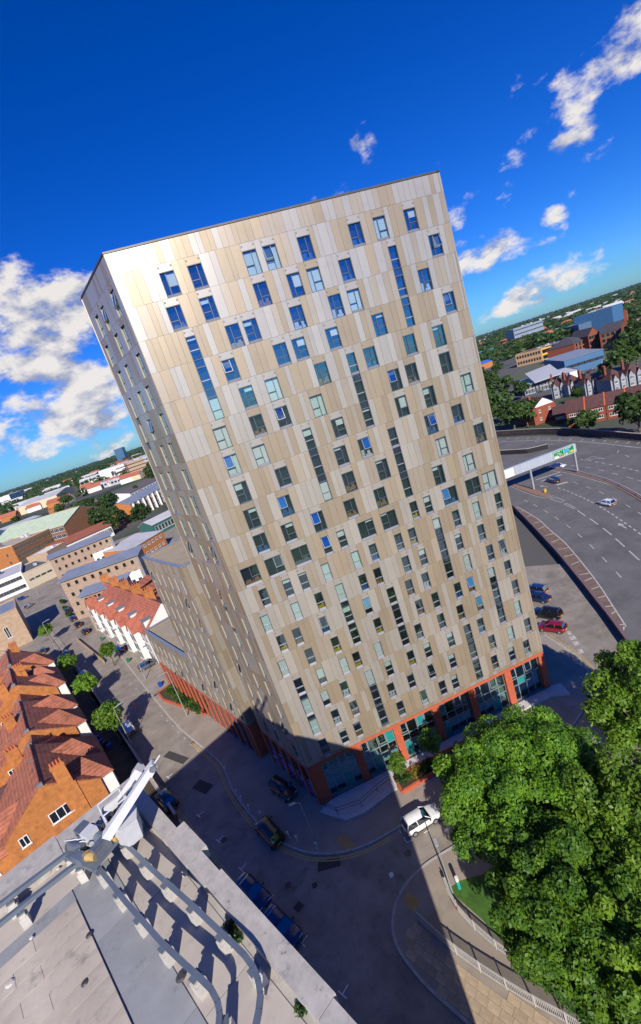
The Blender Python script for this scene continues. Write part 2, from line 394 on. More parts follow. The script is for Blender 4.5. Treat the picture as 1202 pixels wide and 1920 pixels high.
TW = 32.5; LFA = 112.0; LW = 11.0
UD = dir2(LFA)
tower = thing('tower_block', 'tall student tower clad in silver and bronze panels on an orange brick base', 'tower')
fw_ = [(u, i, 'A') for u, i in FRONT_A] + [(u, i, 'D') for u, i in FRONT_D] + [(u, i, 'B') for u, i in FRONT_B]
facade(tower, (0, 0, 0), 0, TW, fw_, FRONT_S, random.Random(11))
backing(tower, (0, 0, 0), 0, TW, 5.6, 60.65, fw_, FRONT_S, ROWZ)
LORG = UD * LW; LANG = math.atan2(-UD.y, -UD.x)
lw_ = []; rl = random.Random(5)
for i in range(19):
    k = 'A' if i < 10 else 'B'
    for c, s in enumerate((1.75, 5.2, 8.6)):
        s2 = s + (.45 if (i + c) % 2 else -.3) + rl.uniform(-.15, .15)
        if i in (3, 4, 5) and c == 2: continue
        if i in (11, 12, 13) and c == 1: continue
        lw_.append((LW - s2, i, k))
ls_ = [(LW - 8.7, 3), (LW - 5.3, 11)]
facade(tower, LORG, LANG, LW, lw_, ls_, random.Random(12), keep=0, rich=False)
backing(tower, LORG, LANG, LW, 5.6, 60.65, lw_, ls_, ROWZ)
# core, roof and coping
P0, P1, P2, P3 = Vector((0, 0, 0)), Vector((TW, 0, 0)), Vector((TW, 0, 0)) + UD * LW, UD * LW
def inset_poly(poly, d):
    n = len(poly); out = []
    for k in range(n):
        a, b, c = Vector(poly[k - 1][:2]), Vector(poly[k][:2]), Vector(poly[(k + 1) % n][:2])
        e1, e2 = (b - a).normalized(), (c - b).normalized(); n1, n2 = Vector((-e1.y, e1.x)), Vector((-e2.y, e2.x))
        bis = (n1 + n2); s = d / max(.2, (1 + n1.dot(n2)) / 2 * 2) 
        out.append((b + bis * s * 1.0)[:])
    return out
core = inset_poly([P0, P1, P2, P3], .62)
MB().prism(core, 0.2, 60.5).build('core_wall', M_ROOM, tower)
outer = inset_poly([P0, P1, P2, P3], .05)
MB().prism(outer, 60.5, 60.64).build('roof', mat('roof_membrane', (.25, .25, .26), .9), tower)
cop = MB()
for a, b in ((P0, P1), (P1, P2), (P2, P3), (P3, P0)):
    e = (b - a).normalized(); nn = Vector((e.y, -e.x, 0)); L = (b - a).length
    Mx = Matrix(((e.x, -nn.x, 0, a.x), (e.y, -nn.y, 0, a.y), (0, 0, 1, 0), (0, 0, 0, 1)))
    cop.box(-.06, L + .06, -.10, .35, 60.7, 60.86, 0, Mx)
cop.build('roof_coping', M_COPING, tower)
# other two faces, hidden from the street: plain panels
bk = MB()
for a, b, w in ((P1, P2, LW), (P2, P3, TW)):
    e = (b - a).normalized(); nn = Vector((e.y, -e.x, 0)); Mx = Matrix(((e.x, -nn.x, 0, a.x), (e.y, -nn.y, 0, a.y), (0, 0, 1, 0), (0, 0, 0, 1)))
    rr = random.Random(3)
    for zb in ROWZ:
        for s0, s1 in split(0, w, rr): bk.box(s0 + .01, s1 - .01, -.04, .3, zb + .01, zb + FH - .01, rr.randrange(3), Mx)
    bk.box(.02, w - .02, -.04, .3, 5.6, ROWZ[-1], 2, Mx); bk.box(.02, w - .02, -.04, .3, ROWZ[0] + FH, 60.65, 1, Mx)
bk.build('cladding_panel', M_PANEL, tower, kind='stuff')
# corner trims where the two clad faces meet
MB().prism([(-.05, -.045), (.0, -.045), (.0, 0.0), UD.xy * .03 , (UD.xy * .03 + Vector((-.04, -.02)))], 5.6, 60.7).build('corner_trim', mat('corner_trim_metal', (.20, .14, .09), .45, .4), tower)
# brick base: pillars, band, glazing bays
BAYS = [(.15, 1.55), (5.65, 6.56), (10.88, 11.75), (16.2, 17.1), (21.26, 22.17), (26.5, 27.4), (31.65, 32.45)]
for a, b in BAYS: MB().box(a, b, -.06, .7, .0, 5.18).build('brick_pillar', M_BRICK, tower)
MB().box(.15, 32.45, -.05, .7, 5.185, 5.56).build('brick_band', M_BRICK, tower)
M_SFRAME = mat('shopfront_frame', (.30, .34, .36), .4, .4)
M_SGLASS = glass('shopfront_glass', (.45, .95, .95), .30)
M_TEALP = mat('teal_panel', (.02, .22, .22), .35, 0, .2, 2)
rb = random.Random(4)
for (a0, a), (b, b1) in zip(BAYS[:-1], BAYS[1:]):
    w = b - a; f = MB()
    xs = [a, a + w * .22, a + w * .5, a + w * .76, b]; zs = [.15, 2.3, 3.25, 5.18]
    for x in xs: f.box(x - .05 if x > a else x, x + .05 if x < b else x, .38, .52, .15, 5.18)
    for z in zs:
        for x0, x1 in zip(xs[:-1], xs[1:]): f.box(x0 + .05, x1 - .05, .39, .51, z - .04 if z > .15 else z, z + .04 if z < 5.1 else z)
    o = f.build('shopfront_bay', M_SFRAME, tower)
    for c in range(4):
        for rr_ in range(3):
            MB().box(xs[c] + .05, xs[c + 1] - .05, .44, .46, zs[rr_] + .04, zs[rr_ + 1] - .04).build('pane', M_SGLASS if rb.random() < .85 else M_TEALP, o)
    for c in (1, 3):
        s = MB(); w2 = (xs[c] - xs[c - 1]) - .2
        for q in ((0, .07, -1.2, 0), (w2 - .07, w2, -1.2, 0), (.07, w2 - .07, -1.2, -1.13), (.07, w2 - .07, -.07, 0)): s.box(q[0], q[1], -.02, .05, q[2], q[3])
        ob = s.build('open_sash', M_SASH, o, (xs[c - 1] + .1, .37, 4.95)); ob.rotation_euler = (-R_(9), 0, 0)
# lower street front of the left face
nL = int(LW / 2.15)
for k in range(nL + 1):
    s = min(LW - .45, k * 2.15); 
    MB().box(s, s + .45, -.06, .3, 0, 5.18).build('brick_pillar', M_BRICK, tower, LORG, LANG)
MB().box(0, LW, -.05, .7, 5.185, 5.56).build('brick_band', M_BRICK, tower, LORG, LANG)
M_GRAPH = bpy.data.materials.new('window_graphics')
def graphics():
    m = M_GRAPH; m.use_nodes = True; n, l = m.node_tree.nodes, m.node_tree.links; b = n['Principled BSDF']
    tc = n.new('ShaderNodeTexCoord'); v = n.new('ShaderNodeTexVoronoi'); v.inputs['Scale'].default_value = 2.3; l.new(tc.outputs['Object'], v.inputs['Vector'])
    rp = n.new('ShaderNodeValToRGB'); l.new(v.outputs['Color'], rp.inputs[0]); e = rp.color_ramp
    e.elements[0].color = (.005, .01, .10, 1); e.elements[1].color = (.35, .42, .55, 1)
    for p, c in ((.3, (.01, .03, .35, 1)), (.5, (.02, .15, .5, 1)), (.62, (.3, .02, .35, 1)), (.75, (.02, .4, .35, 1))):
        x = e.elements.new(p); x.color = c
    l.new(rp.outputs[0], b.inputs['Base Color']); b.inputs['Roughness'].default_value = .15
graphics()
for k in range(nL):
    MB().box(k * 2.15 + .45, min(LW - .45, (k + 1) * 2.15), .12, .2, .1, 2.9, 0).box(k * 2.15 + .45, min(LW - .45, (k + 1) * 2.15), .12, .2, 2.95, 5.18, 1).build('graphic_glazing', [M_GRAPH, M_GDARK], tower, LORG, LANG)
# ================================================================ GROUND, ROADS, PAVEMENTS
M_ASPH = mat('street_asphalt', (.27, .232, .195), .9, 0, .25, .35, .15, 30, detail=9)
M_ASPH2 = mat('ring_road_asphalt', (.14, .134, .131), .88, 0, .16, .25, .1, 30, detail=9)
M_PAVE = mat('footway_asphalt', (.31, .26, .21), .9, 0, .22, .6, .15, 25, detail=8)
M_SLAB = mat('paving_slab', (.40, .305, .205), .9, 0, .16, 1.6, .1, 20, objvar=.16)
M_KERB = mat('kerb_stone', (.40, .37, .33), .85, 0, .2, 2)
M_CONC = mat('pale_concrete', (.52, .50, .48), .85, 0, .12, 1.2, .1)
M_WHITE = mat('white_paint', (.74, .72, .68), .7, 0, .12, 3)
M_LINE = mat('worn_road_paint', (.26, .25, .24), .8, 0, .5, 2.2, col2=(.62, .60, .57), detail=8)
M_YELL = mat('yellow_paint', (.55, .38, .10), .7, 0, .25, 3)
M_TACT = mat('tactile_paving', (.42, .27, .10), .9, 0, .15, 3)
def ground_mat():
    m = bpy.data.materials.new('countryside'); m.use_nodes = True; n, l = m.node_tree.nodes, m.node_tree.links; b = n['Principled BSDF']; b.inputs['Roughness'].default_value = .95
    tc = n.new('ShaderNodeTexCoord'); v = n.new('ShaderNodeTexVoronoi'); v.inputs['Scale'].default_value = .0042; l.new(tc.outputs['Object'], v.inputs['Vector'])
    nz = n.new('ShaderNodeTexNoise'); nz.inputs['Scale'].default_value = .006; nz.inputs['Detail'].default_value = 8; l.new(tc.outputs['Object'], nz.inputs['Vector'])
    sp = n.new('ShaderNodeSeparateColor'); l.new(v.outputs['Color'], sp.inputs[0])
    rp = n.new('ShaderNodeValToRGB'); l.new(sp.outputs[0], rp.inputs[0]); e = rp.color_ramp
    e.elements[0].color = (.018, .034, .012, 1); e.elements[1].color = (.10, .105, .04, 1)
    for p, c in ((.35, (.025, .05, .015, 1)), (.6, (.05, .075, .025, 1)), (.8, (.06, .10, .03, 1))): x = e.elements.new(p); x.color = c
    r2 = n.new('ShaderNodeValToRGB'); l.new(nz.outputs['Fac'], r2.inputs[0]); r2.color_ramp.elements[0].position = .42; r2.color_ramp.elements[1].position = .56
    # built-up ground near the town centre gives way to fields
    ln = n.new('ShaderNodeVectorMath'); ln.operation = 'LENGTH'; l.new(tc.outputs['Object'], ln.inputs[0])
    mr = n.new('ShaderNodeMapRange'); l.new(ln.outputs['Value'], mr.inputs[0]); mr.inputs[1].default_value = 500; mr.inputs[2].default_value = 1600
    ad = n.new('ShaderNodeMath'); ad.operation = 'ADD'; ad.use_clamp = True; l.new(mr.outputs[0], ad.inputs[0]); l.new(r2.outputs[0], ad.inputs[1])
    mx = n.new('ShaderNodeMix'); mx.data_type = 'RGBA'; l.new(ad.outputs[0], mx.inputs[0]); mx.inputs[6].default_value = (.10, .092, .085, 1); l.new(rp.outputs[0], mx.inputs[7])
    l.new(mx.outputs[2], b.inputs['Base Color']); return m
gm = MB(); rings = [0, 60, 150, 400, 1000, 2500, 6000, 16000]; NS = 48
gm.v.append((0, 0, 0))
for rr in rings[1:]:
    for k in range(NS): gm.v.append((rr * math.cos(2 * math.pi * k / NS), rr * math.sin(2 * math.pi * k / NS), 0))
for k in range(NS): gm.f.append((0, 1 + k, 1 + (k + 1) % NS)); gm.m.append(0)
for q in range(len(rings) - 2):
    for k in range(NS):
        a = 1 + q * NS + k; b = 1 + q * NS + (k + 1) % NS; gm.f.append((a, a + NS, b + NS, b)); gm.m.append(0)
gm.build('ground', ground_mat(), loc=(0, 0, -.30), kind='structure')
def flat(name, pts, z, m, kind='structure', parent=None, **k):
    a = sum(pts[i][0] * pts[(i + 1) % len(pts)][1] - pts[(i + 1) % len(pts)][0] * pts[i][1] for i in range(len(pts)))
    if a < 0: pts = list(reversed(pts))
    mb = MB(); mb.face([(p[0], p[1], z) for p in pts]); return mb.build(name, m, parent, kind=kind, **k)
def PX(*ps, z=0): return [G(x, y, z) for x, y in ps]
def slab(name, pts, z0, z1, m, **k): return MB().prism([(p[0], p[1]) for p in pts], z0, z1).build(name, m, **k)
def ribbon(name, pts, w, z0, z1, m, parent=None, closed=False, **k):
    """solid strip of width w along a plan polyline"""
    pts = [Vector((p[0], p[1], 0)) for p in pts]; n = len(pts); Lp, Rp = [], []
    for i in range(n):
        a = pts[max(0, i - 1)]; b = pts[min(n - 1, i + 1)]; e = (b - a).normalized(); nn = Vector((-e.y, e.x, 0))
        Lp.append(pts[i] + nn * w / 2); Rp.append(pts[i] - nn * w / 2)
    mb = MB()
    for i in range(n - 1):
        A, B, C, D = Rp[i], Rp[i + 1], Lp[i + 1], Lp[i]; j = len(mb.v)
        mb.v += [(q.x, q.y, z0) for q in (A, B, C, D)] + [(q.x, q.y, z1) for q in (A, B, C, D)]
        fs = [(4, 5, 6, 7), (0, 1, 5, 4), (2, 3, 7, 6)]
        if i == 0: fs.append((3, 0, 4, 7))
        if i == n - 2: fs.append((1, 2, 6, 5))
        for q in fs: mb.f.append(tuple(j + t for t in q)); mb.m.append(0)
    return mb.build(name, m, parent, **k)
def smooth_pts(pts, it=2):
    pts = [Vector((p[0], p[1], 0)) for p in pts]
    for _ in range(it):
        o = [pts[0]]
        for a, b in zip(pts[:-1], pts[1:]): o += [a * .75 + b * .25, a * .25 + b * .75]
        o.append(pts[-1]); pts = o
    return pts
road = flat('road', [(-150, -70), (62, -70), (62, 20), (20, 60), (-20, 230), (-150, 230)], 0, M_ASPH)
# --- ring road
near_edge = PX((1202, 1240), (1170, 1200), (1130, 1146), (1090, 1094), (1050, 1046), (1000, 992), (965, 958)) + [Vector((86, 92, 0)), Vector((92, 130, 0))]
far_edge = PX((935, 821), (1000, 817), (1060, 818), (1130, 823), (1202, 832)) + [Vector((116, 35, 0)), Vector((104, 0, 0)), Vector((80, -40, 0))]
near_s = smooth_pts(near_edge, 1)
ring = flat('ring_road', [Vector((30, -40, 0))] + near_s + [Vector((105, 150, 0)), Vector((118, 150, 0))] + smooth_pts(far_edge, 1), .006, M_ASPH2)
def dashes(pxs, L, w, m=M_LINE, z=.012, name='lane_dash', parent=None):
    P = PX(*pxs); me = MB().box(-L / 2, L / 2, -w / 2, w / 2, -.002, .002).mesh(name, m)
    for i, p in enumerate(P):
        a = P[max(0, i - 1)]; b = P[min(len(P) - 1, i + 1)]; e = b - a
        inst(name, me, parent, (p.x, p.y, z), math.atan2(e.y, e.x))
def Z7(*ps): return [(900 + x / 3.98, 780 + y / 3.98) for x, y in ps]
dashes(Z7((757, 725), (850, 787), (950, 862), (1045, 945), (1150, 1040)), 4.2, .24, parent=ring)
dashes(Z7((345, 635), (412, 667), (492, 712), (573, 763), (660, 824), (745, 893), (835, 975), (930, 1072), (1035, 1185)), 2.2, .17, parent=ring)
dashes(Z7((590, 538), (628, 550), (658, 562), (688, 575), (718, 588), (748, 600), (778, 614), (808, 629), (838, 645), (870, 660), (900, 680), (930, 697), (958, 715), (990, 735), (1020, 757), (1053, 778), (1085, 800), (1120, 824), (1155, 850), (1190, 876)), 1.1, .28, parent=ring)
dashes(Z7((717, 500), (808, 533), (907, 572), (1005, 617), (1105, 672), (1195, 728)), 2.2, .17, parent=ring)
dashes(Z7((700, 370), (805, 385), (905, 405), (1008, 432), (1120, 462), (1200, 485)), 2.4, .2, parent=ring)
dashes(Z7((760, 325), (820, 332), (870, 342), (920, 352), (975, 362), (1030, 375), (1075, 387), (1125, 398), (1170, 408)), 1.3, .3, parent=ring)
dashes(Z7((180, 185), (420, 190), (530, 210), (700, 225), (1110, 230), (1030, 265), (1100, 300)), 2.6, .2, parent=ring)
def mline(name, pxs, w, z=.012, m=M_LINE, parent=None, it=1): return ribbon(name, smooth_pts(PX(*pxs), it), w, z - .002, z + .002, m, parent)
edge_px = Z7((235, 660), (300, 690), (380, 735), (450, 780), (520, 850), (620, 930), (700, 1020), (790, 1130), (890, 1260), (980, 1400), (1090, 1570))
mline('edge_line', edge_px, .2, parent=ring)
# red-brown hatched shoulder beside the wall
sh = PX(*edge_px); inner = PX(*[(966, 957), (985, 976), (1005, 997), (1027, 1021), (1050, 1046), (1075, 1077), (1097, 1104), (1120, 1134), (1145, 1165), (1170, 1200)])
flat('shoulder', [p for p in sh] + list(reversed(inner)), .0095, mat('shoulder_surface', (.17, .115, .085), .9, 0, .3, .8, detail=8))
bars = [((968, 965), (972, 956))]
n_b = 17
for k in range(n_b):
    t = (k + .5) / n_b
    a = inner[0].lerp(inner[0], 0); i = t * (len(inner) - 1); ia = int(i); A = inner[ia].lerp(inner[min(ia + 1, len(inner) - 1)], i - ia)
    # nearest point on the edge line
    best = min(smooth_pts(sh, 2), key=lambda q: (q - A).length); e = best - A; L = e.length
    if L < .5: continue
    c = A + e * .52
    MB().box(-L * .42, L * .42, -.1, .1, -.002, .002).build('hatch_bar', M_LINE, ring, (c.x, c.y, .0145), math.atan2(e.y, e.x) + .22)
# far shoulder with short ticks
mline('edge_line', [(935, 829), (1000, 825), (1060, 826), (1130, 831), (1202, 840)], .25, parent=ring)
for x, y in Z7((210, 165), (275, 165), (355, 165), (435, 168), (515, 170), (595, 172), (675, 175), (760, 180), (845, 183), (930, 188), (1020, 193), (1105, 198), (1180, 203)):
    p = G(x, y); MB().box(-1.0, 1.0, -.15, .15, -.002, .002).build('hatch_bar', M_LINE, ring, (p.x, p.y, .012), R_(20))
# chevron islands and arrows
def outline(pts, w=.16, z=.012):
    for a, b in zip(pts, pts[1:] + pts[:1]):
        e = b - a; c = (a + b) / 2
        MB().box(-e.length / 2, e.length / 2, -w / 2, w / 2, -.002, .002).build('island_line', M_LINE, ring, (c.x, c.y, z + .0005 * random.random()), math.atan2(e.y, e.x))
outline(PX(*Z7((525, 620), (560, 605), (630, 630), (605, 645))))
outline(PX(*Z7((628, 655), (650, 652), (712, 685), (700, 692))))
outline(PX(*Z7((780, 330), (840, 300), (930, 318), (850, 315))))
def arrow(px, py, ang, s=1.0):
    p = G(px, py); o = MB().box(-1.3 * s, .4 * s, -.12 * s, .12 * s, -.002, .002).face([(.4 * s, -.5 * s, .002), (1.5 * s, 0, .002), (.4 * s, .5 * s, .002)])
    o.build('lane_arrow', M_LINE, ring, (p.x, p.y, .012), ang)
arrow(1167, 986, R_(68), 1.2); arrow(1020, 912, R_(95), 1.1)
# lettering block painted on the lanes
for q in ((455, 468), (500, 455), (545, 440), (585, 432)):
    pass
mline('stop_band', Z7((415, 478), (600, 418)), .5, parent=ring); mline('stop_band', Z7((455, 488), (610, 436)), .5, parent=ring); mline('stop_band', Z7((570, 515), (655, 492)), .9, parent=ring)
# walls beside the ring road
M_DWALL = mat('dark_retaining_wall', (.075, .05, .05), .9, 0, .3, .6, .2, 8, stretch=(1, 1, .4))  # dark red-brown walls; shade on the far one is in this colour too
rw = thing('retaining_wall', 'dark retaining wall between the service road and the curving ring road', 'wall')
wl = [p for p in inner]; wl = [G(1215, 1262)] + list(reversed(wl)) + [Vector((88, 96, 0))]
ribbon('wall_face', smooth_pts(wl, 1), .35, 0, 1.15, M_DWALL, rw); ribbon('wall_cap', smooth_pts(wl, 1), .5, 1.152, 1.27, mat('wall_cap', (.17, .11, .12), .85), rw)
fwl = thing('boundary_wall', 'dark brick boundary wall along the far side of the ring road', 'wall')
fpts = [G(930, 817), G(1000, 813), G(1060, 813), G(1130, 818), G(1202, 826), Vector((122, 35, 0))]
ribbon('wall_face', smooth_pts(fpts, 1), .4, 0, 2.1, M_DWALL, fwl); ribbon('wall_cap', smooth_pts(fpts, 1), .55, 2.1025, 2.2, M_KERB, fwl)
uw = thing('underpass_wall', 'underpass wall with its shade painted black, in the middle of the far carriageways', 'wall')
ribbon('wall_face', PX((930, 853), (990, 850), (1028, 841)), .5, 0, 1.7, mat('underpass_shadowed_wall', (.02, .018, .02), .9), uw)  # shade of the underpass opening put into a near-black wall colour
ribbon('wall_cap', PX((930, 853), (990, 850), (1028, 841)), .6, 1.7025, 1.8, M_KERB, uw)
cbar = thing('central_barrier', 'concrete central barrier with guard rail curving along the ring road', 'barrier')
cpx = smooth_pts(PX(*Z7((470, 392), (560, 398), (660, 412), (735, 428), (860, 462), (960, 490), (1060, 535), (1202, 612), (1330, 700))), 1)
ribbon('kerb', cpx, 1.6, 0, .13, mat('barrier_base', (.23, .15, .11), .9), cbar); ribbon('guard_rail', cpx, .12, .45, .75, M_CONC, cbar)
for i, p in enumerate(cpx[::2]): MB().box(-.06, .06, -.06, .06, .13, .45).build('post', M_COPING, cbar, (p.x, p.y, 0))
mline('edge_line', Z7((520, 405), (650, 425), (735, 445), (860, 480), (960, 508), (1060, 553), (1202, 632)), .2, parent=ring)
# gantry island
isl = slab('traffic_island', smooth_pts(PX(*Z7((235, 505), (300, 515), (400, 545), (500, 578), (540, 592), (505, 606), (440, 600), (330, 560), (235, 525))), 1), 0, .13, mat('island_paving', (.25, .15, .10), .9), kind='structure')
mline('island_edge', Z7((215, 520), (330, 567), (430, 604), (510, 614), (552, 590)), .16, parent=ring)
# --- pavement round the tower
KF = smooth_pts(PX((100, 1065), (125, 1110), (190, 1180), (250, 1262), (310, 1335), (340, 1370), (410, 1425), (424, 1450), (437, 1485), (480, 1542), (535, 1587), (600, 1606), (680, 1592), (755, 1547), (840, 1505), (960, 1440), (1040, 1395), (1085, 1350), (1107, 1298), (1109, 1274), (1100, 1250), (1083, 1233), (1021, 1191)), 2)
tpoly = KF + [Vector((33, 13, 0)), Vector((20, 25, 0)), Vector((5, 60, 0)), Vector((-40, 200, 0))]
slab('pavement', tpoly, 0, .12, M_PAVE, kind='structure')
ribbon('kerb', KF, .22, 0, .128, M_KERB, kind='structure')
def yline(pts, off, w=.09):
    pts = [Vector((p[0], p[1], 0)) for p in pts]; out = []
    for i in range(len(pts)):
        a = pts[max(0, i - 1)]; b = pts[min(len(pts) - 1, i + 1)]; e = (b - a).normalized(); out.append(pts[i] + Vector((e.y, -e.x, 0)) * off)
    return out
YL = [p for p in KF if p.y < 24 and p.x < 6]
for off in (.42, .68): ribbon('yellow_line', yline(YL, off), .1, .006, .010, M_YELL, road)
YR = [p for p in KF if p.x > 20]
for off in (.42, .68): ribbon('yellow_line', yline(YR, off), .1, .006, .010, M_YELL, road)
flat('tactile_paving', PX((628, 1574), (645, 1563), (667, 1585), (650, 1596), z=.12), .126, M_TACT)
# --- corner pavement lower right
KR = smooth_pts(PX((1010, 1492), (940, 1535), (870, 1578), (830, 1601), (798, 1622), (765, 1652), (743, 1690), (735, 1730), (741, 1770), (765, 1808), (805, 1856), (885, 1925), (960, 1990), (1100, 2080)), 2)
cpoly = KR + [Vector((40, -40, 0)), Vector((60, -20, 0)), Vector((40, -4, 0))]
slab('corner_pavement', cpoly, 0, .12, M_PAVE, kind='structure')
ribbon('kerb', KR, .24, 0, .128, M_KERB, kind='structure')
for off in (.42, .68): ribbon('yellow_line', yline([p for p in KR if p.y < -12], -off), .1, .006, .010, M_YELL, road)
flat('tactile_paving', PX((755, 1690), (765, 1672), (787, 1690), (775, 1712), z=.12), .126, M_TACT)
# slabs between the kerb and the railing
F1 = PX((783, 1724), (830, 1768), (880, 1808), (940, 1848), (1000, 1885), (1070, 1922), z=.12); F1 = [Vector((p.x, p.y, 0)) for p in F1]
zone = [p for p in KR if p.y < -15.2] 
def inside(p, poly):
    c = False; j = len(poly) - 1
    for i in range(len(poly)):
        if (poly[i][1] > p[1]) != (poly[j][1] > p[1]) and p[0] < (poly[j][0] - poly[i][0]) * (p[1] - poly[i][1]) / (poly[j][1] - poly[i][1]) + poly[i][0]: c = not c
        j = i
    return c
zpoly = [(p.x, p.y) for p in zone] + [(14, -31)] + [(p.x, p.y) for p in reversed(F1)]
sa = math.atan2(F1[3].y - F1[1].y, F1[3].x - F1[1].x); sm = {}
rs = random.Random(2); e1 = Vector((math.cos(sa), math.sin(sa), 0)); e2 = Vector((-e1.y, e1.x, 0)); o0 = F1[0]
slabs = thing('slab_paving', 'buff rectangular slab paving between the kerb and the railing', 'paving')
for row in range(-9, 4):
    off = rs.uniform(0, .6)
    for c in range(-4, 26):
        ctr = o0 + e1 * (c * .92 + off) + e2 * (row * .62)
        cs = [ctr + e1 * a * .46 + e2 * b * .31 for a in (-1, 1) for b in (-1, 1)]
        if all(inside((q.x, q.y), zpoly) for q in cs):
            me = sm.setdefault(0, MB().box(-.448, .448, -.298, .298, 0, .03).mesh('slab', M_SLAB))
            inst('slab', me, slabs, (ctr.x, ctr.y, .112 + rs.uniform(0, .008)), sa + rs.uniform(-.01, .01))
# grass verge under the trees
flat('verge', PX((840, 1668), (862, 1652), (905, 1640), (1010, 1560), (1100, 1500), (1202, 1470), (1202, 1700), (1150, 1900), (1000, 1830), (905, 1725), z=.12), .14, mat('verge_grass', (.05, .13, .015), .95, 0, .35, 1.5, .4, 30))
# --- entrance plinth in front of the tower
plinth = thing('entrance_plinth', 'pale concrete entrance plinth with ramp in front of the tower', 'plinth')
pl = [G(606, 1520, .3), G(640, 1540, .3), G(700, 1510, .3), G(752, 1486, .3)]
base = [(1.2, -.25), (-.4, -1.0), (2.0, -3.6), (4.2, -3.9), (8.6, -3.0), (8.9, -2.2), (8.9, -.25)]
MB().prism([(p[0], p[1]) for p in base], .12, .34).build('ramp_slab', M_CONC, plinth)
MB().prism([(8.95, -.25), (8.95, -1.5), (31.2, -1.5), (33.2, -2.6), (33.6, -.6), (32.6, -.25)], .12, .42).build('terrace_slab', M_CONC, plinth)
for k in range(7): MB().box(1.6 + k * 1.1, 2.6 + k * 1.1, -2.6, -.4, .342, .352).build('paver', M_CONC, plinth)
rl_ = thing('ramp_railing', 'thin dark handrail around the entrance ramp', 'railing')
hp = [Vector((.4, -1.0, 0)), Vector((1.4, -2.5, 0)), Vector((4.2, -3.0, 0)), Vector((6.5, -2.3, 0)), Vector((8.4, -1.9, 0))]
rb_ = MB(); 
for zz in (.85, 1.25): MB().path([p + Vector((0, 0, zz)) for p in hp], .03, 6).build('handrail', M_COPING, rl_)
for p in hp: MB().tube(p + Vector((0, 0, .3)), p + Vector((0, 0, 1.27)), .035, n=6).build('post', M_COPING, rl_)
# planters
M_SHRUB = None
# dropped patches, repairs and manholes
for (x, y, w, h, a) in ((617, 1620, 1.0, 2.4, 75), (560, 1700, .8, .8, 30), (590, 1660, .5, .5, 0), (330, 1420, 1.2, 5, 40), (380, 1475, 1.5, 3, 40)):
    p = G(x, y); MB().box(-w / 2, w / 2, -h / 2, h / 2, -.002, .002).build('tarmac_patch', mat('tarmac_patch', (.05, .047, .047), .9, 0, .2, 2), road, (p.x, p.y, .006), R_(a))
for (x, y) in ((765, 1600), (1118, 1228), (362, 1392), (318, 1325), (420, 1575), (540, 1660)):
    p = G(x, y); MB().tube((0, 0, -.004), (0, 0, .002), .35, n=16).build('manhole_cover', mat('cast_iron', (.10, .075, .065), .7, .3, .2, 6), road, (p.x, p.y, .006))
# white bay ticks at the parked cars, and short markings
def tee(px, py, ang):
    p = G(px, py); MB().box(-.45, .45, -.05, .05, -.002, .002).box(-.05, .05, -.75, -.055, -.002, .002).build('bay_tick', M_WHITE, road, (p.x, p.y, .008), R_(ang))
for x, y, a in ((372, 1530, -58), (409, 1577, -58), (452, 1630, -58), (504, 1690, -58), (566, 1769, -58), (642, 1865, -58), (315, 1458, -58)): tee(x, y, a + 180)
for pxs in (((725, 1562), (747, 1553), (752, 1562)), ((757, 1570), (763, 1580), (773, 1575)), ((795, 1562), (805, 1556))): mline('bay_line', pxs, .1, z=.008, m=M_WHITE, parent=road, it=0)
for x, y in ((303, 1342), (313, 1351), (324, 1361), (334, 1373), (346, 1384), (358, 1396), (371, 1408), (245, 1283), (255, 1292), (265, 1302), (228, 1262), (222, 1250)):
    p = G(x, y); MB().box(-.28, .28, -.1, .1, -.002, .002).build('road_stud_mark', M_LINE, road, (p.x, p.y, .008), R_(115))
for x, y, w in ((1067, 1187, .5), (1074, 1196, .8), (1080, 1206, .7), (1089, 1221, .6)):
    p = G(x, y); MB().box(-.45, .45, -w / 2, w / 2, -.002, .002).build('bay_mark', M_LINE, road, (p.x, p.y, .008), R_(64))
mline('bay_line', ((1020, 1186), (1045, 1203), (1090, 1236)), .12, z=.008, parent=road, it=0)
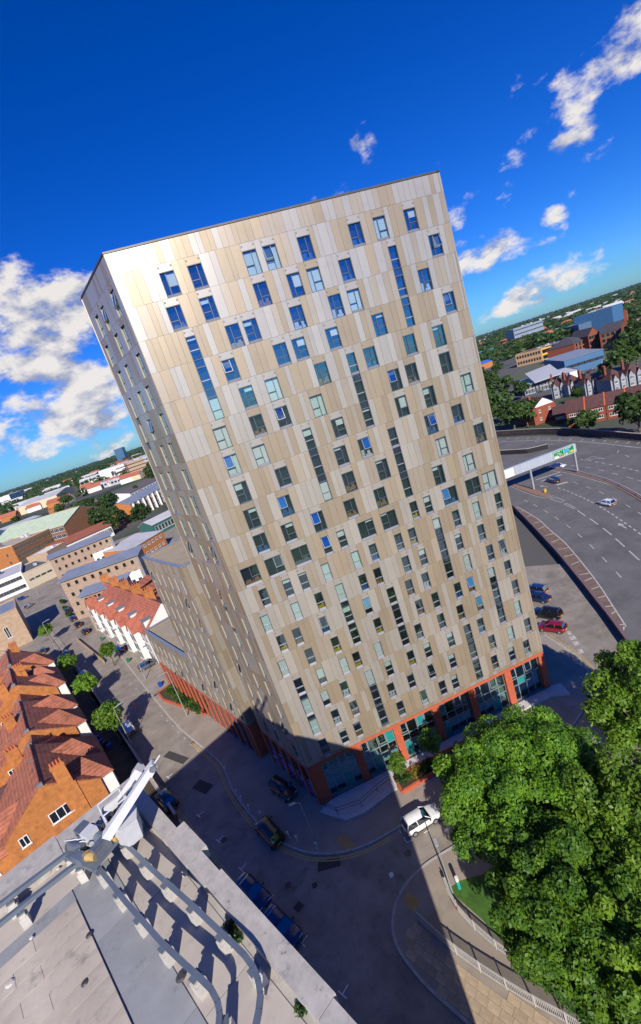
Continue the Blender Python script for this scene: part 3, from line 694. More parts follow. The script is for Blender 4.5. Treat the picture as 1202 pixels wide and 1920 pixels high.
# ================================================================ NEAR ROOF the camera looks down on
ZR = 27.0
M_RCOP = mat('coping_membrane', (.42, .39, .355), .75, 0, .16, 2.2, .08, 6)
M_RDECK = mat('roof_deck', (.40, .37, .33), .85, 0, .16, .6, .1, 10, detail=8)
M_RSHEET = mat('roof_sheet', (.44, .39, .335), .8, 0, .14, .5, .06, 8, objvar=.06, detail=8)
M_RGREY = mat('roof_gutter_sheet', (.29, .295, .305), .7, 0, .14, .7, objvar=.05, detail=7)
M_PALE = mat('pale_roof_slab', (.47, .405, .335), .85, 0, .2, .5, .06, 8, objvar=.05, detail=8)
M_RAIL = mat('galvanised_rail', (.17, .205, .25), .45, .4, .1, 1.5)
M_PLINTH = mat('rail_plinth', (.50, .47, .42), .85, 0, .12, 3)
def stain(m, dark=.55, scale=.8, lo=.56, hi=.70):
    n, l = m.node_tree.nodes, m.node_tree.links; b = n['Principled BSDF']; src = b.inputs['Base Color'].links[0].from_socket
    tc = n.new('ShaderNodeTexCoord'); geo = n.new('ShaderNodeNewGeometry'); nz = n.new('ShaderNodeTexNoise'); nz.inputs['Scale'].default_value = scale; nz.inputs['Detail'].default_value = 9; nz.inputs['Roughness'].default_value = .72
    l.new(geo.outputs['Position'], nz.inputs['Vector']); mr = n.new('ShaderNodeMapRange'); l.new(nz.outputs['Fac'], mr.inputs[0]); mr.inputs[1].default_value = lo; mr.inputs[2].default_value = hi; mr.inputs[3].default_value = 1; mr.inputs[4].default_value = dark
    mm = n.new('ShaderNodeMix'); mm.data_type = 'RGBA'; mm.blend_type = 'MULTIPLY'; mm.inputs[0].default_value = 1; l.new(src, mm.inputs[6]); l.new(mr.outputs[0], mm.inputs[7]); l.new(mm.outputs[2], b.inputs['Base Color'])
for m_ in (M_RCOP, M_RDECK, M_RSHEET, M_RGREY, M_PALE): stain(m_)
stain(M_RCOP, .35, 3.2, .62, .70); stain(M_PALE, .62, 2.4, .58, .72)
stain(M_ASPH, .62, .11, .50, .68); stain(M_ASPH, .75, .9, .52, .66); stain(M_ASPH2, .72, .08, .48, .66); stain(M_PAVE, .7, .3, .5, .68); stain(M_ASPH2, .85, 1.2, .5, .66)
for m_ in M_PANEL: stain(m_, .88, .35, .5, .75)
def RX(x, y, z=ZR): return G(x, y, z)
Cn = RX(260, 1463); eR = (RX(658, 1920) - RX(262, 1475)).normalized(); eL = (RX(0, 1646) - RX(256, 1452)).normalized()
eL = Vector((eR.y, -eR.x, 0)) if Vector((eR.y, -eR.x, 0)).dot(eL) > 0 else Vector((-eR.y, eR.x, 0))   # square corner
near = thing('flat_roofed_block', 'grey flat-roofed block whose parapet and cradle rails fill the bottom left', 'building')
def loc(r_, l_, z=0): p = Cn + eR * r_ + eL * l_; return Vector((p.x, p.y, z))
def rl_of(p): v = p - Cn; return v.dot(eR), v.dot(eL)
LR = 23.8; LL = 40.0
angR = math.atan2(eR.y, eR.x)
flip = 1 if Vector((-eR.y, eR.x, 0)).dot(eL) > 0 else -1     # +l is local +y when flip=1
def nbox(name, r0, r1, l0, l1, z0, z1, m, parent=near, **k):
    y0, y1 = (l0, l1) if flip > 0 else (-l1, -l0)
    return MB().box(0, r1 - r0, y0, y1, z0, z1).build(name, m, parent, loc(r0, 0), angR, **k)
nbox('wall', -.5, LR, .3, LL, 0, ZR - .9, mat('near_block_wall', (.30, .27, .25), .9))
nbox('roof_deck', -.5, LR, .3, LL, ZR - .895, ZR - .5, M_RDECK)
# copings: stepped blocks along both edges
segR = [(-.85, 5.4, .2, .88), (5.43, 7.75, -.2, .85), (7.78, 9.4, .08, .82), (9.43, 16.6, -.02, .75), (16.63, 23.9, .1, .75)]
for i, (a, b, l0, l1) in enumerate(segR): nbox('parapet_coping', a, b, l0 - .05, l1, ZR - .6, ZR + .012 * (i % 2), M_RCOP)
segL = [(.91, 4.5, -.8, .92), (4.53, 20, -1.0, .9), (20.03, 40, -1.0, .9)]
for i, (a, b, r0, r1) in enumerate(segL): nbox('parapet_coping', r0, r1, a, b, ZR - .6, ZR + .01 * (i % 2) + .004, M_RCOP)
# walkway strips just inside the parapets
zf = ZR - .495
pr, plc = rl_of(RX(143, 1688, ZR - .42))
nbox('gutter_sheet', .97, pr - .9, .98, LL, zf, zf + .02, M_RSHEET)
for k, (a, b) in enumerate(((1.95, 7.2), (7.24, 13.0), (13.04, 19.0), (19.04, 23.5))): 
    nbox('deck_sheet', max(a, pr - .85), b, .98, plc - 1.8, zf, zf + .02 + .004 * k, M_RSHEET)
for k in range(6):
    a = pr + k * 2.9; nbox('gutter_sheet', a if k else pr - .85, a + 2.87, plc - 1.75, plc - .05, zf, zf + .035 + .003 * (k % 2), M_RGREY)
nbox('gutter_sheet', pr - .85, pr - .05, plc, LL, zf, zf + .045, M_RGREY)
# raised pale slab roof
nbox('upper_roof', pr, LR, plc, LL, zf - .01, ZR - .425, M_PALE)
k = 0; x = pr + .02
while x < LR - .6:
    y = plc + .02 + (.5 if k % 2 else 0); yy = plc + .02
    for j in range(12):
        y1 = min(LL, (plc + 1.9 + j * 3.1 + (.9 if k % 2 else 0)))
        nbox('roof_slab', x, x + .76, yy, y1 - .015, ZR - .424, ZR - .395 + .004 * ((j + k) % 3), M_PALE); yy = y1
        if y1 >= LL or y1 > plc + 17: break
    x += .785; k += 1
# cradle rails on plinths
def rail(pts, parent, plinth_every=1.9, seed=1, skip_plinth=False):
    P = [Vector(p) for p in pts]; zr = ZR + .35
    m = MB(); 
    for a, b in zip(P[:-1], P[1:]):
        e = (b - a).normalized(); nn = Vector((-e.y, e.x, 0)); w = .05
        i = len(m.v); 
        for q in (a, b):
            for sx, sz in ((-1, 0), (1, 0), (1, .2), (-1, .2)): m.v.append(tuple(q + nn * w * sx + Vector((0, 0, sz))))
        for f in ((0, 1, 5, 4), (1, 2, 6, 5), (2, 3, 7, 6), (3, 0, 4, 7)): m.f.append(tuple(i + t for t in f)); m.m.append(0)
        j = len(m.v); w2 = .10
        for q in (a, b):
            for sx, sz in ((-1, .2), (1, .2), (1, .23), (-1, .23)): m.v.append(tuple(q + nn * w2 * sx + Vector((0, 0, sz))))
        for f in ((0, 1, 5, 4), (1, 2, 6, 5), (2, 3, 7, 6), (3, 0, 4, 7)): m.f.append(tuple(j + t for t in f)); m.m.append(0)
    o = m.build('cradle_rail', M_RAIL, parent)
    rr = random.Random(seed); acc = .6
    for a, b in zip(P[:-1], P[1:]):
        L = (b - a).length; e = (b - a).normalized(); ang = math.atan2(e.y, e.x)
        while acc < L:
            p = a + e * acc; s = rr.uniform(.17, .23)
            MB().box(-s, s, -.22, .22, -1.0, -.42).box(-s * .7, s * .7, -.16, .16, -.418, -.3).build('rail_plinth', M_PLINTH, parent, (p.x, p.y, zr + .15), ang)
            MB().tube((0, 0, -.3), (0, 0, .02), .07, n=8).box(-.16, .16, -.2, .2, -.06, -.02).build('rail_bracket', M_RAIL, parent, (p.x, p.y, zr), ang)
            acc += plinth_every
        acc -= L
zr = ZR + .35
def RP(*ps): return [RX(x, y, zr) for x, y in ps]
rail(smooth_pts3 if False else RP((222, 1572), (290, 1638), (362, 1702), (408, 1746), (440, 1776), (462, 1798), (478, 1820), (488, 1845), (492, 1870), (489, 1900), (482, 1935)), near, 2.0, 1)
rail(RP((178, 1620), (240, 1698), (306, 1773), (350, 1815), (380, 1842), (400, 1862), (412, 1885), (416, 1905), (414, 1935)), near, 2.0, 2)
rail(RP((150, 1590), (137, 1598), (60, 1656), (0, 1702), (-120, 1795)), near, 2.6, 3)
rail(RP((172, 1612), (140, 1628), (70, 1682), (0, 1738), (-120, 1836)), near, 2.6, 4)
# --- facade-access machine at the corner of the rails
M_BMU = mat('cradle_white_paint', (.56, .56, .57), .35, 0, .08, 2); M_STEEL = mat('machine_steel', (.22, .24, .27), .45, .6, .25, 4); M_RUST = mat('machine_ochre', (.42, .28, .10), .7, .1, .3, 5)
bmu = thing('roof_cradle_machine', 'white facade-access machine with jib boom parked at the roof corner', 'cradle machine')
def B3(x, y, z): return G(x, y, z)
b0, b1 = B3(200, 1568, ZR + 1.5), B3(280, 1446, ZR + 3.6)
e = (b1 - b0).normalized(); sd = e.cross(Vector((0, 0, 1))).normalized(); up = sd.cross(e)
def obox(mb, a, b, w0, h0, w1=None, h1=None):
    w1 = w0 if w1 is None else w1; h1 = h0 if h1 is None else h1; e = (b - a).normalized(); s = e.cross(Vector((0, 0, 1))).normalized(); u = s.cross(e); i = len(mb.v)
    for p, w, h in ((a, w0, h0), (b, w1, h1)):
        for sx, sz in ((-1, -1), (1, -1), (1, 1), (-1, 1)): mb.v.append(tuple(p + s * w * sx + u * h * sz))
    for f in ((0, 1, 5, 4), (1, 2, 6, 5), (2, 3, 7, 6), (3, 0, 4, 7), (3, 2, 1, 0), (4, 5, 6, 7)): mb.f.append(tuple(i + t for t in f)); mb.m.append(0)
    return mb
obox(MB(), b0, b1, .20, .22, .15, .16).build('boom', M_BMU, bmu)
obox(MB(), b1 - e * .1, b1 + e * .45, .24, .20, .2, .16).build('boom_head', M_BMU, bmu)
MB().tube(b1 + e * .3 - sd * .3, b1 + e * .3 + sd * .3, .16, n=12).build('sheave', M_STEEL, bmu)
MB().tube(b1 + e * .45, b1 + e * .9, .04, n=6).build('boom_tip', M_BMU, bmu)
c0, c1 = B3(222, 1498, ZR + 1.4), B3(258, 1446, ZR + 2.6)
obox(MB(), c0, c1, .14, .14, .12, .12).build('boom', M_BMU, bmu)
obox(MB(), c1 - (c1 - c0).normalized() * .3, c1 + (c1 - c0).normalized() * .25, .24, .2).build('boom_head', M_BMU, bmu)
for dx in (-.22, .22): MB().tube(c0 + sd * dx, c1 + sd * dx * .5 - Vector((0, 0, .3)), .04, n=6).build('stay_rod', M_STEEL, bmu)
# cradle: open tub with a tapered nose
q = B3(240, 1556, ZR + .5); ca = angR
def tub():
    m = MB(); n = 8; o = [(-1.25, -.62), (.6, -.72), (1.35, -.42), (1.35, .42), (.6, .72), (-1.25, .62)]; h = 1.15
    bt = [(x * .88, y * .8) for x, y in o]
    for k in range(6):
        j = (k + 1) % 6
        m.face([(*bt[k], 0), (*bt[j], 0), (*o[j], h), (*o[k], h)]); m.face([(o[k][0] * .9, o[k][1] * .88, h), (o[j][0] * .9, o[j][1] * .88, h), (bt[j][0] * .9, bt[j][1] * .85, .1), (bt[k][0] * .9, bt[k][1] * .85, .1)])
        m.face([(*o[k], h), (*o[j], h), (o[j][0] * .9, o[j][1] * .88, h), (o[k][0] * .9, o[k][1] * .88, h)])
    m.face([(*p, .1) for p in bt]); m.face([(*p, 0) for p in reversed(bt)])
    m.face([(.1, -.66, h + .004), (.6, -.72, h + .004), (1.35, -.42, h + .004), (1.35, .42, h + .004), (.6, .72, h + .004), (.1, .66, h + .004)])
    return m
tub().build('cradle_tub', M_BMU, bmu, q, ca)
MB().path([(-1.0, -.55, 1.15), (-1.0, -.55, 1.6), (-1.0, .55, 1.6), (-1.0, .55, 1.15)], .04, 6).build('cradle_rail_hoop', M_BMU, bmu, q, ca)
MB().path([(.0, -.6, 1.15), (.0, -.6, 1.55), (.0, .6, 1.55), (.0, .6, 1.15)], .04, 6).build('cradle_rail_hoop', M_BMU, bmu, q, ca)
MB().box(-1.3, -.2, -.75, .75, -.45, -.02).build('cradle_bogie', M_STEEL, bmu, q, ca)
# carriage, drums, motors
q2 = B3(180, 1590, ZR + .7)
MB().box(-1.1, 1.1, -.9, .9, 0, .22).build('carriage', M_RAIL, bmu, q2, angR + .3)
for (x, y, z, L, rr_, m_) in ((-.6, -.5, .45, .9, .22, M_STEEL), (.5, .2, .5, .7, .26, M_RAIL), (-.4, .5, .42, .8, .18, M_STEEL), (.7, -.6, .4, .5, .2, M_RUST), (1.0, .5, .35, .4, .24, M_RUST)):
    MB().tube((x - L / 2, y, z), (x + L / 2, y + .15, z), rr_, n=14).tube((x - L / 2 - .04, y, z), (x - L / 2, y, z), rr_ * 1.3, n=14).build('winch_drum', m_, bmu, q2, angR + .3)
for (x, y, w, d_, h, m_) in ((-.9, .2, .25, .3, .9, M_STEEL), (.1, -.75, .4, .2, .6, M_RAIL), (.95, -.1, .2, .4, .8, M_STEEL), (-.1, .1, .3, .3, 1.0, M_BMU)):
    MB().box(x - w, x + w, y - d_, y + d_, .22, h).build('motor_housing', m_, bmu, q2, angR + .3)
for k in range(9):
    rr_ = random.Random(k); a = Vector((rr_.uniform(-1, 1), rr_.uniform(-.8, .8), .3)); b = Vector((rr_.uniform(-1, 1), rr_.uniform(-.8, .8), rr_.uniform(.6, 1.1)))
    MB().tube(a, b, .035, n=6).build('strut', M_STEEL, bmu, q2, angR + .3)
for k in range(4):
    a = B3(180 + 6 * k, 1585 - 8 * k, ZR + .9); MB().path([a, a + Vector((.4, .5, .5)), a + Vector((.9, 1.0, .4)), B3(228 + k * 4, 1510 + k * 6, ZR + 1.2)], .03, 5).build('hose', M_COPING, bmu)
# ================================================================ BUILDINGS
M_TILE = mat('red_roof_tile', (.31, .105, .06), .85, 0, .32, 1.1, .35, 14, objvar=.12, detail=8)
M_TILE2 = mat('pink_roof_tile', (.36, .11, .065), .85, 0, .2, 1.1, .3, 14, objvar=.1, detail=8)
M_TILE3 = mat('brown_roof_tile', (.085, .036, .033), .85, 0, .25, 1.0, .3, 14, objvar=.15, detail=7)
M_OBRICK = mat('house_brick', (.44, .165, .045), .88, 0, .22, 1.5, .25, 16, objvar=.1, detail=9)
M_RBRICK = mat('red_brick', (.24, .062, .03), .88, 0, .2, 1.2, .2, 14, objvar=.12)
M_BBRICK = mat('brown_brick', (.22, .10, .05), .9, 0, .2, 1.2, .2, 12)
M_WREN = mat('white_render', (.72, .70, .66), .8, 0, .07, .8)
M_CREAM = mat('cream_render', (.58, .50, .33), .85, 0, .1, .6)
M_TAN = mat('tan_cladding', (.40, .28, .18), .85, 0, .2, .9)
M_TIMB = mat('timber_cladding', (.33, .235, .17), .85, 0, .25, .7, stretch=(1, 1, 4))
M_GROOF = mat('grey_metal_roof', (.27, .30, .36), .55, .2, .12, .3)
M_PGREY = mat('pale_grey_roof', (.50, .49, .50), .7, 0, .1, .15)
M_GREEN = mat('green_copper_roof', (.42, .50, .36), .8, 0, .12, .3)
M_BLUE = mat('blue_cladding', (.045, .13, .26), .6, 0, .1, .3)
M_DARKB = mat('dark_block_wall', (.05, .045, .05), .8, 0, .2, .4)
M_YELB = mat('yellow_wall', (.58, .33, .05), .8, 0, .1, .4)
M_POT = mat('chimney_pot', (.46, .12, .05), .85, 0, .15, 4)
M_WFR = mat('white_frame', (.75, .74, .72), .5)
M_WGL = glass('house_glass', (.8, .9, 1.0), .18, dark=(.015, .018, .022))
M_LEAD = mat('lead_flashing', (.22, .23, .25), .6, .2, .15, 3)
WIN = {}
def courses(m, step=.34, amt=.72):
    """rows of tiles: a darker line under every course"""
    n, l = m.node_tree.nodes, m.node_tree.links; b = n['Principled BSDF']; src = b.inputs['Base Color'].links[0].from_socket
    tc = n.new('ShaderNodeTexCoord'); sp = n.new('ShaderNodeSeparateXYZ'); l.new(tc.outputs['Object'], sp.inputs[0])
    mo = n.new('ShaderNodeMath'); mo.operation = 'PINGPONG'; mo.inputs[1].default_value = step / 2; l.new(sp.outputs[2], mo.inputs[0])
    mr = n.new('ShaderNodeMapRange'); l.new(mo.outputs[0], mr.inputs[0]); mr.inputs[1].default_value = 0; mr.inputs[2].default_value = step * .3; mr.inputs[3].default_value = amt; mr.inputs[4].default_value = 1.08
    mm = n.new('ShaderNodeMix'); mm.data_type = 'RGBA'; mm.blend_type = 'MULTIPLY'; mm.inputs[0].default_value = 1; l.new(src, mm.inputs[6]); l.new(mr.outputs[0], mm.inputs[7]); l.new(mm.outputs[2], b.inputs['Base Color'])
for m_ in (M_TILE, M_TILE2, M_TILE3): courses(m_); stain(m_, .6, .8, .5, .68)
stain(M_OBRICK, .72, 1.1, .48, .66); stain(M_RBRICK, .75, .9, .5, .68); stain(M_PGREY, .75, .08, .5, .7); stain(M_GROOF, .78, .2, .5, .7)
def aerial(parent, x, y, z, h=1.8):
    o = MB().tube((0, 0, 0), (0, 0, h), .03, n=5)
    o.tube((-.7, 0, h - .1), (.7, 0, h - .1), .02, n=5)
    for k in range(5): o.tube((-.6 + .3 * k, -.3, h - .1), (-.6 + .3 * k, .3, h - .1), .015, n=4)
    o.build('tv_aerial', M_LEAD, parent, (x, y, z), .6)
def win_mesh(w, h, bars=2, fr=None):
    fr = fr or M_WFR; key = (round(w, 2), round(h, 2), bars, fr.name)
    if key not in WIN:
        m = MB(); t = min(.09, w * .12)
        m.box(0, w, -.05, .02, 0, t); m.box(0, w, -.05, .02, h - t, h); m.box(0, t, -.05, .02, t, h - t); m.box(w - t, w, -.05, .02, t, h - t)
        for k in range(1, bars): m.box(w * k / bars - t / 2, w * k / bars + t / 2, -.045, .02, t, h - t)
        m.box(t, w - t, -.02, .02, t, h - t, 1)
        m.box(-.06, w + .06, -.11, .02, -.09, -.003)
        WIN[key] = m.mesh('window', [fr, M_WGL])
    return WIN[key]
def slope(mb, p, t=.14, m=0):
    """roof plane as a slab: p = 3 or 4 corners, counter-clockwise seen from above"""
    P = [Vector(q) for q in p]; n = (P[1] - P[0]).cross(P[-1] - P[0]).normalized()
    if n.z < 0: P.reverse(); n = -n
    Q = [q - n * t for q in P]; k = len(P); i = len(mb.v); mb.v += [tuple(q) for q in P] + [tuple(q) for q in Q]
    mb.f.append(tuple(i + j for j in range(k))); mb.f.append(tuple(i + k + j for j in reversed(range(k)))); mb.m += [m, m]
    for j in range(k):
        a = (j + 1) % k; mb.f.append((i + k + j, i + k + a, i + a, i + j)); mb.m.append(m)
    return mb
def chimney(parent, x, y, z0, z1, w=.7, d_=1.6, pots=3, m=None):
    c = MB().box(-w / 2, w / 2, -d_ / 2, d_ / 2, 0, z1 - z0).box(-w / 2 - .08, w / 2 + .08, -d_ / 2 - .08, d_ / 2 + .08, z1 - z0 - .35, z1 - z0 - .12).build('chimney', m or M_OBRICK, parent, (x, y, z0))
    key = 'pot'
    if key not in WIN: WIN[key] = MB().tube((0, 0, 0), (0, 0, .55), .14, .11, 8).mesh('chimney_pot', M_POT)
    for k in range(pots): inst('chimney_pot', WIN[key], parent, (x, y - d_ / 2 + d_ * (k + .5) / pots, z1))
    return c
def put_windows(o, face, L, z0, z1, rows, cols, ww, wh, D=0, fr=None, bars=2, margin=.8, y=0, skip=None):
    """face: 'f' front (y=0), 'r' right (x=L), 'l' left (x=0); every window is a part of o"""
    me = win_mesh(ww, wh, bars, fr); span = L if face == 'f' else D
    for r_ in range(rows):
        zz = z0 + (z1 - z0) * (r_ + .5) / rows - wh / 2
        for c in range(cols):
            u = margin + (span - 2 * margin) * (c + .5) / cols - ww / 2
            if skip and skip(r_, c): continue
            if face == 'f': inst('window', me, o, (u, y - .03, zz))
            elif face == 'r': inst('window', me, o, (L + .03, u, zz), math.pi / 2)
            else: inst('window', me, o, (-.03, u + ww, zz), -math.pi / 2)
def bldg(name, label, cat, A, B, depth, h, roof='flat', rh=2.5, wall=None, rmat=None, fw=None, sw=None, group=None, parapet=.5, z=0.0, over=.35, side='r', swap_front=None, base=None):
    A, B = Vector((A[0], A[1], 0)), Vector((B[0], B[1], 0)); e = B - A; L = e.length; ang = math.atan2(e.y, e.x)
    o = thing(name, label, cat, (A.x, A.y, z), ang, group)
    wall = wall or M_RBRICK; rmat = rmat or M_TILE; D = depth
    if roof in ('gable', 'hip', 'flat', 'mono', 'gable_x'):
        w = MB().prism([(0, 0), (L, 0), (L, D), (0, D)], -.3, h)
        if roof == 'gable':
            for x in (0, L): w.face([(x, 0, h), (x, D, h), (x, D / 2, h + rh)] if x else [(x, D, h), (x, 0, h), (x, D / 2, h + rh)])
        if roof == 'gable_x': w.face([(0, 0, h), (L, 0, h), (L / 2, 0, h + rh)]); w.face([(L, D, h), (0, D, h), (L / 2, D, h + rh)])
        if roof == 'mono': w.face([(0, D, h), (0, 0, h), (0, D, h + rh)]); w.face([(L, 0, h), (L, D, h), (L, D, h + rh)]); w.face([(L, D, h), (0, D, h), (0, D, h + rh), (L, D, h + rh)])
        w.build('wall', wall, o)
    ov = over; r_ = MB()
    if roof == 'gable':
        k = rh / (D / 2); slope(r_, [(-ov, -ov, h - ov * k + .16), (L + ov, -ov, h - ov * k + .16), (L + ov, D / 2, h + rh + .16), (-ov, D / 2, h + rh + .16)])
        slope(r_, [(L + ov, D + ov, h - ov * k + .16), (-ov, D + ov, h - ov * k + .16), (-ov, D / 2, h + rh + .16), (L + ov, D / 2, h + rh + .16)])
    elif roof == 'gable_x':
        k = rh / (L / 2); slope(r_, [(-ov, D + ov, h - ov * k + .16), (-ov, -ov, h - ov * k + .16), (L / 2, -ov, h + rh + .16), (L / 2, D + ov, h + rh + .16)])
        slope(r_, [(L + ov, -ov, h - ov * k + .16), (L + ov, D + ov, h - ov * k + .16), (L / 2, D + ov, h + rh + .16), (L / 2, -ov, h + rh + .16)])
    elif roof == 'hip':
        i = min(L, D) / 2 * .98; r0, r1 = ((i, D / 2), (L - i, D / 2)) if L >= D else ((L / 2, i), (L / 2, D - i))
        c = [(-ov, -ov, h), (L + ov, -ov, h), (L + ov, D + ov, h), (-ov, D + ov, h)]; a, b = (*r0, h + rh), (*r1, h + rh)
        if L >= D: F = [(c[0], c[1], b, a), (c[1], c[2], b), (c[2], c[3], a, b), (c[3], c[0], a)]
        else: F = [(c[0], c[1], a), (c[1], c[2], b, a), (c[2], c[3], b), (c[3], c[0], a, b)]
        for f in F: slope(r_, f, .1)
    elif roof == 'mono':
        slope(r_, [(-ov, -ov, h + .16), (L + ov, -ov, h + .16), (L + ov, D + ov, h + rh + .16), (-ov, D + ov, h + rh + .16)])
    else:
        r_.box(.02, L - .02, .02, D - .02, h + .002, h + .06)
    rf = r_.build('roof', rmat, o)
    if roof == 'flat' and parapet:
        p = MB(); t = .35
        p.box(-.06, L + .06, -.06, t, h + .062, h + parapet).box(-.06, L + .06, D - t, D + .06, h + .062, h + parapet).box(-.06, t, t, D - t, h + .062, h + parapet).box(L - t, L + .06, t, D - t, h + .062, h + parapet)
        p.build('parapet', base or wall, o)
        rq = random.Random(len(label) + int(L))
        for k in range(3 if L * D > 300 else 1):
            px_, py_, sx_, sy_, sz_ = rq.uniform(.15, .75) * L, rq.uniform(.2, .7) * D, rq.uniform(.03, .08) * L + .6, rq.uniform(.04, .09) * D + .5, rq.uniform(.9, 2.2)
            MB().box(px_, px_ + sx_, py_, py_ + sy_, h + .062, h + .06 + sz_).build('roof_plant', M_LEAD if k % 2 else M_PGREY, o)
    if fw: put_windows(o, 'f', L, .2, h, *fw)
    if sw: put_windows(o, 'r', L, .2, h, *sw[:4], D, *(sw[4:]))
    return o
# ---------------------------------------------------------------- wing of the tower
WA = 115.0; WD = dir2(WA); W0 = Vector((-5.6, 11.8, 0)); WL = 14.5; WZ = 29.7
wing = thing('cladded_wing', 'lower clad wing with blue-grey parapet running along the street behind the tower', 'building')
wrows = [WZ - 1.4 - FH * (i + 1) for i in range(8)]
WORG = W0 + WD * WL; WANG = math.atan2(-WD.y, -WD.x)
wr = random.Random(8); ww_ = []
for i in range(8):
    for c in range(6):
        u = 1.3 + c * 2.35 + (.55 if i % 2 else -.1) + wr.uniform(-.15, .15)
        if u < WL - .6: ww_.append((u, i, 'B'))
facade(wing, WORG, WANG, WL, ww_, [], random.Random(21), zbot=5.6, ztop=WZ, keep=0, rich=False, rows=wrows)
backing(wing, WORG, WANG, WL, 5.6, WZ - .05, ww_, [], wrows)
wn = Vector((-WD.y, WD.x, 0)) * -1      # away from the street
# return face towards the camera
for i, zb in enumerate([5.6] + sorted(wrows)):
    z1 = WZ if i == 8 else sorted(wrows)[i]
    a = W0; 
    for k, (s0, s1) in enumerate(((.02, .62), (.65, 1.5))):
        p = W0 + wn * s0; mm = M_PANEL[(i + k) % 3]
        MB().box(0, s1 - s0, -.04, .3, zb + .01, z1 - .01).build('cladding_panel', mm, wing, (p.x, p.y, 0), math.atan2(wn.y, wn.x))
WB = 10.5
q = [W0 + WD * .35 + wn * .62, W0 + WD * (WL) + wn * .62, W0 + WD * WL + wn * WB, W0 + WD * .35 + wn * WB]
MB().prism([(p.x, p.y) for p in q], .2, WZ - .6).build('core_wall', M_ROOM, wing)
ROOFS = mat('sand_roof', (.34, .28, .20), .9, 0, .12, .6); M_BPAR = mat('blue_grey_parapet', (.22, .26, .34), .55, .2, .08, 1)
q2 = [W0 + wn * .3, W0 + WD * WL + wn * .3, W0 + WD * WL + wn * WB, W0 + wn * WB]
MB().prism([(p.x, p.y) for p in q2], WZ - .55, WZ - .3).build('roof', ROOFS, wing)
for a, b in ((0, 1), (1, 2), (2, 3), (3, 0)):
    P, Q = (W0 + wn * 0, W0 + WD * WL, W0 + WD * WL + wn * WB, W0 + wn * WB)[a], (W0, W0 + WD * WL, W0 + WD * WL + wn * WB, W0 + wn * WB)[b]
    e = (Q - P); MB().box(-.05, e.length + .05 if a == 0 else e.length - .05, -.35, .12, WZ + .002 + .004 * a, WZ + .16 + .004 * a).build('parapet_coping', M_BPAR, wing, (P.x, P.y, 0), math.atan2(e.y, e.x))
bp_ = W0 + WD * 9 + wn * 6; MB().box(-1.5, 1.5, -1.0, 1.0, WZ - .295, WZ + 1.3).build('plant_room', M_GROOF, wing, (bp_.x, bp_.y, 0), R_(WA))
# end wall of the high part above the low part
p = WORG + wn * 0; MB().box(0, WB, -.3, .0, 5.6, WZ - .02).build('end_wall', M_PANEL[2], wing, (p.x, p.y, 0), math.atan2(wn.y, wn.x))
# low continuation
LWL = 20.0; low = thing('low_wing', 'lowest clad wing with sand-coloured roof above the street planter', 'building')
LO = WORG + WD * LWL; lrows = [12.3 - 1.2 - FH * (i + 1) for i in range(2)]
lww = [(1.2 + c * 2.3 + (.5 if i else 0), i, 'B') for i in range(2) for c in range(8)]
facade(low, LO, WANG, LWL - .05, lww, [], random.Random(22), zbot=5.25, ztop=12.3, keep=0, rich=False, rows=lrows)
backing(low, LO, WANG, LWL - .05, 5.25, 12.2, lww, [], lrows)
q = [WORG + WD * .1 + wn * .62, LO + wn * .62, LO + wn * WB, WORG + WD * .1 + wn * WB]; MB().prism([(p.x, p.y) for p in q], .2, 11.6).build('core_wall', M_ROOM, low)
q = [WORG + WD * .05 + wn * .3, LO + wn * .3, LO + wn * WB, WORG + WD * .05 + wn * WB]; MB().prism([(p.x, p.y) for p in q], 11.65, 11.9).build('roof', ROOFS, low)
e = WORG - LO; MB().box(-.05, e.length - .08, -.12, .35, 12.302, 12.46).build('parapet_coping', M_BPAR, low, (LO.x, LO.y, 0), math.atan2(e.y, e.x))
MB().box(0, WB, -.3, .12, 12.306, 12.464).build('parapet_coping', M_BPAR, low, (LO + wn * .4)[:], math.atan2(wn.y, wn.x))
MB().box(0.3, WB, 0, .3, 5.3, 12.3).build('end_wall', M_PANEL[1], low, (LO.x, LO.y, 0), math.atan2(wn.y, wn.x))
# brick colonnade under both wings
def colonnade(parent, org, L, step=2.2):
    k = 0; s = 0
    while s < L - .3:
        MB().box(s, s + .42, -.06, .25, 0, 5.15).build('brick_pillar', M_BRICK, parent, org, WANG)
        if s + step < L: MB().box(s + .42, s + step, .1, .16, .1, 5.15).build('street_glazing', M_GDARK, parent, org, WANG)
        s += step
    MB().box(0, L, -.05, .7, 5.153, 5.55).build('brick_band', M_BRICK, parent, org, WANG)
colonnade(wing, WORG, WL); colonnade(low, LO, LWL - .05)
pq = W0 + Vector((0, 0, 0)); MB().box(0, 1.5, -.06, .6, 0, 5.55).build('brick_return', M_BRICK, wing, (pq.x, pq.y, 0), math.atan2(wn.y, wn.x))
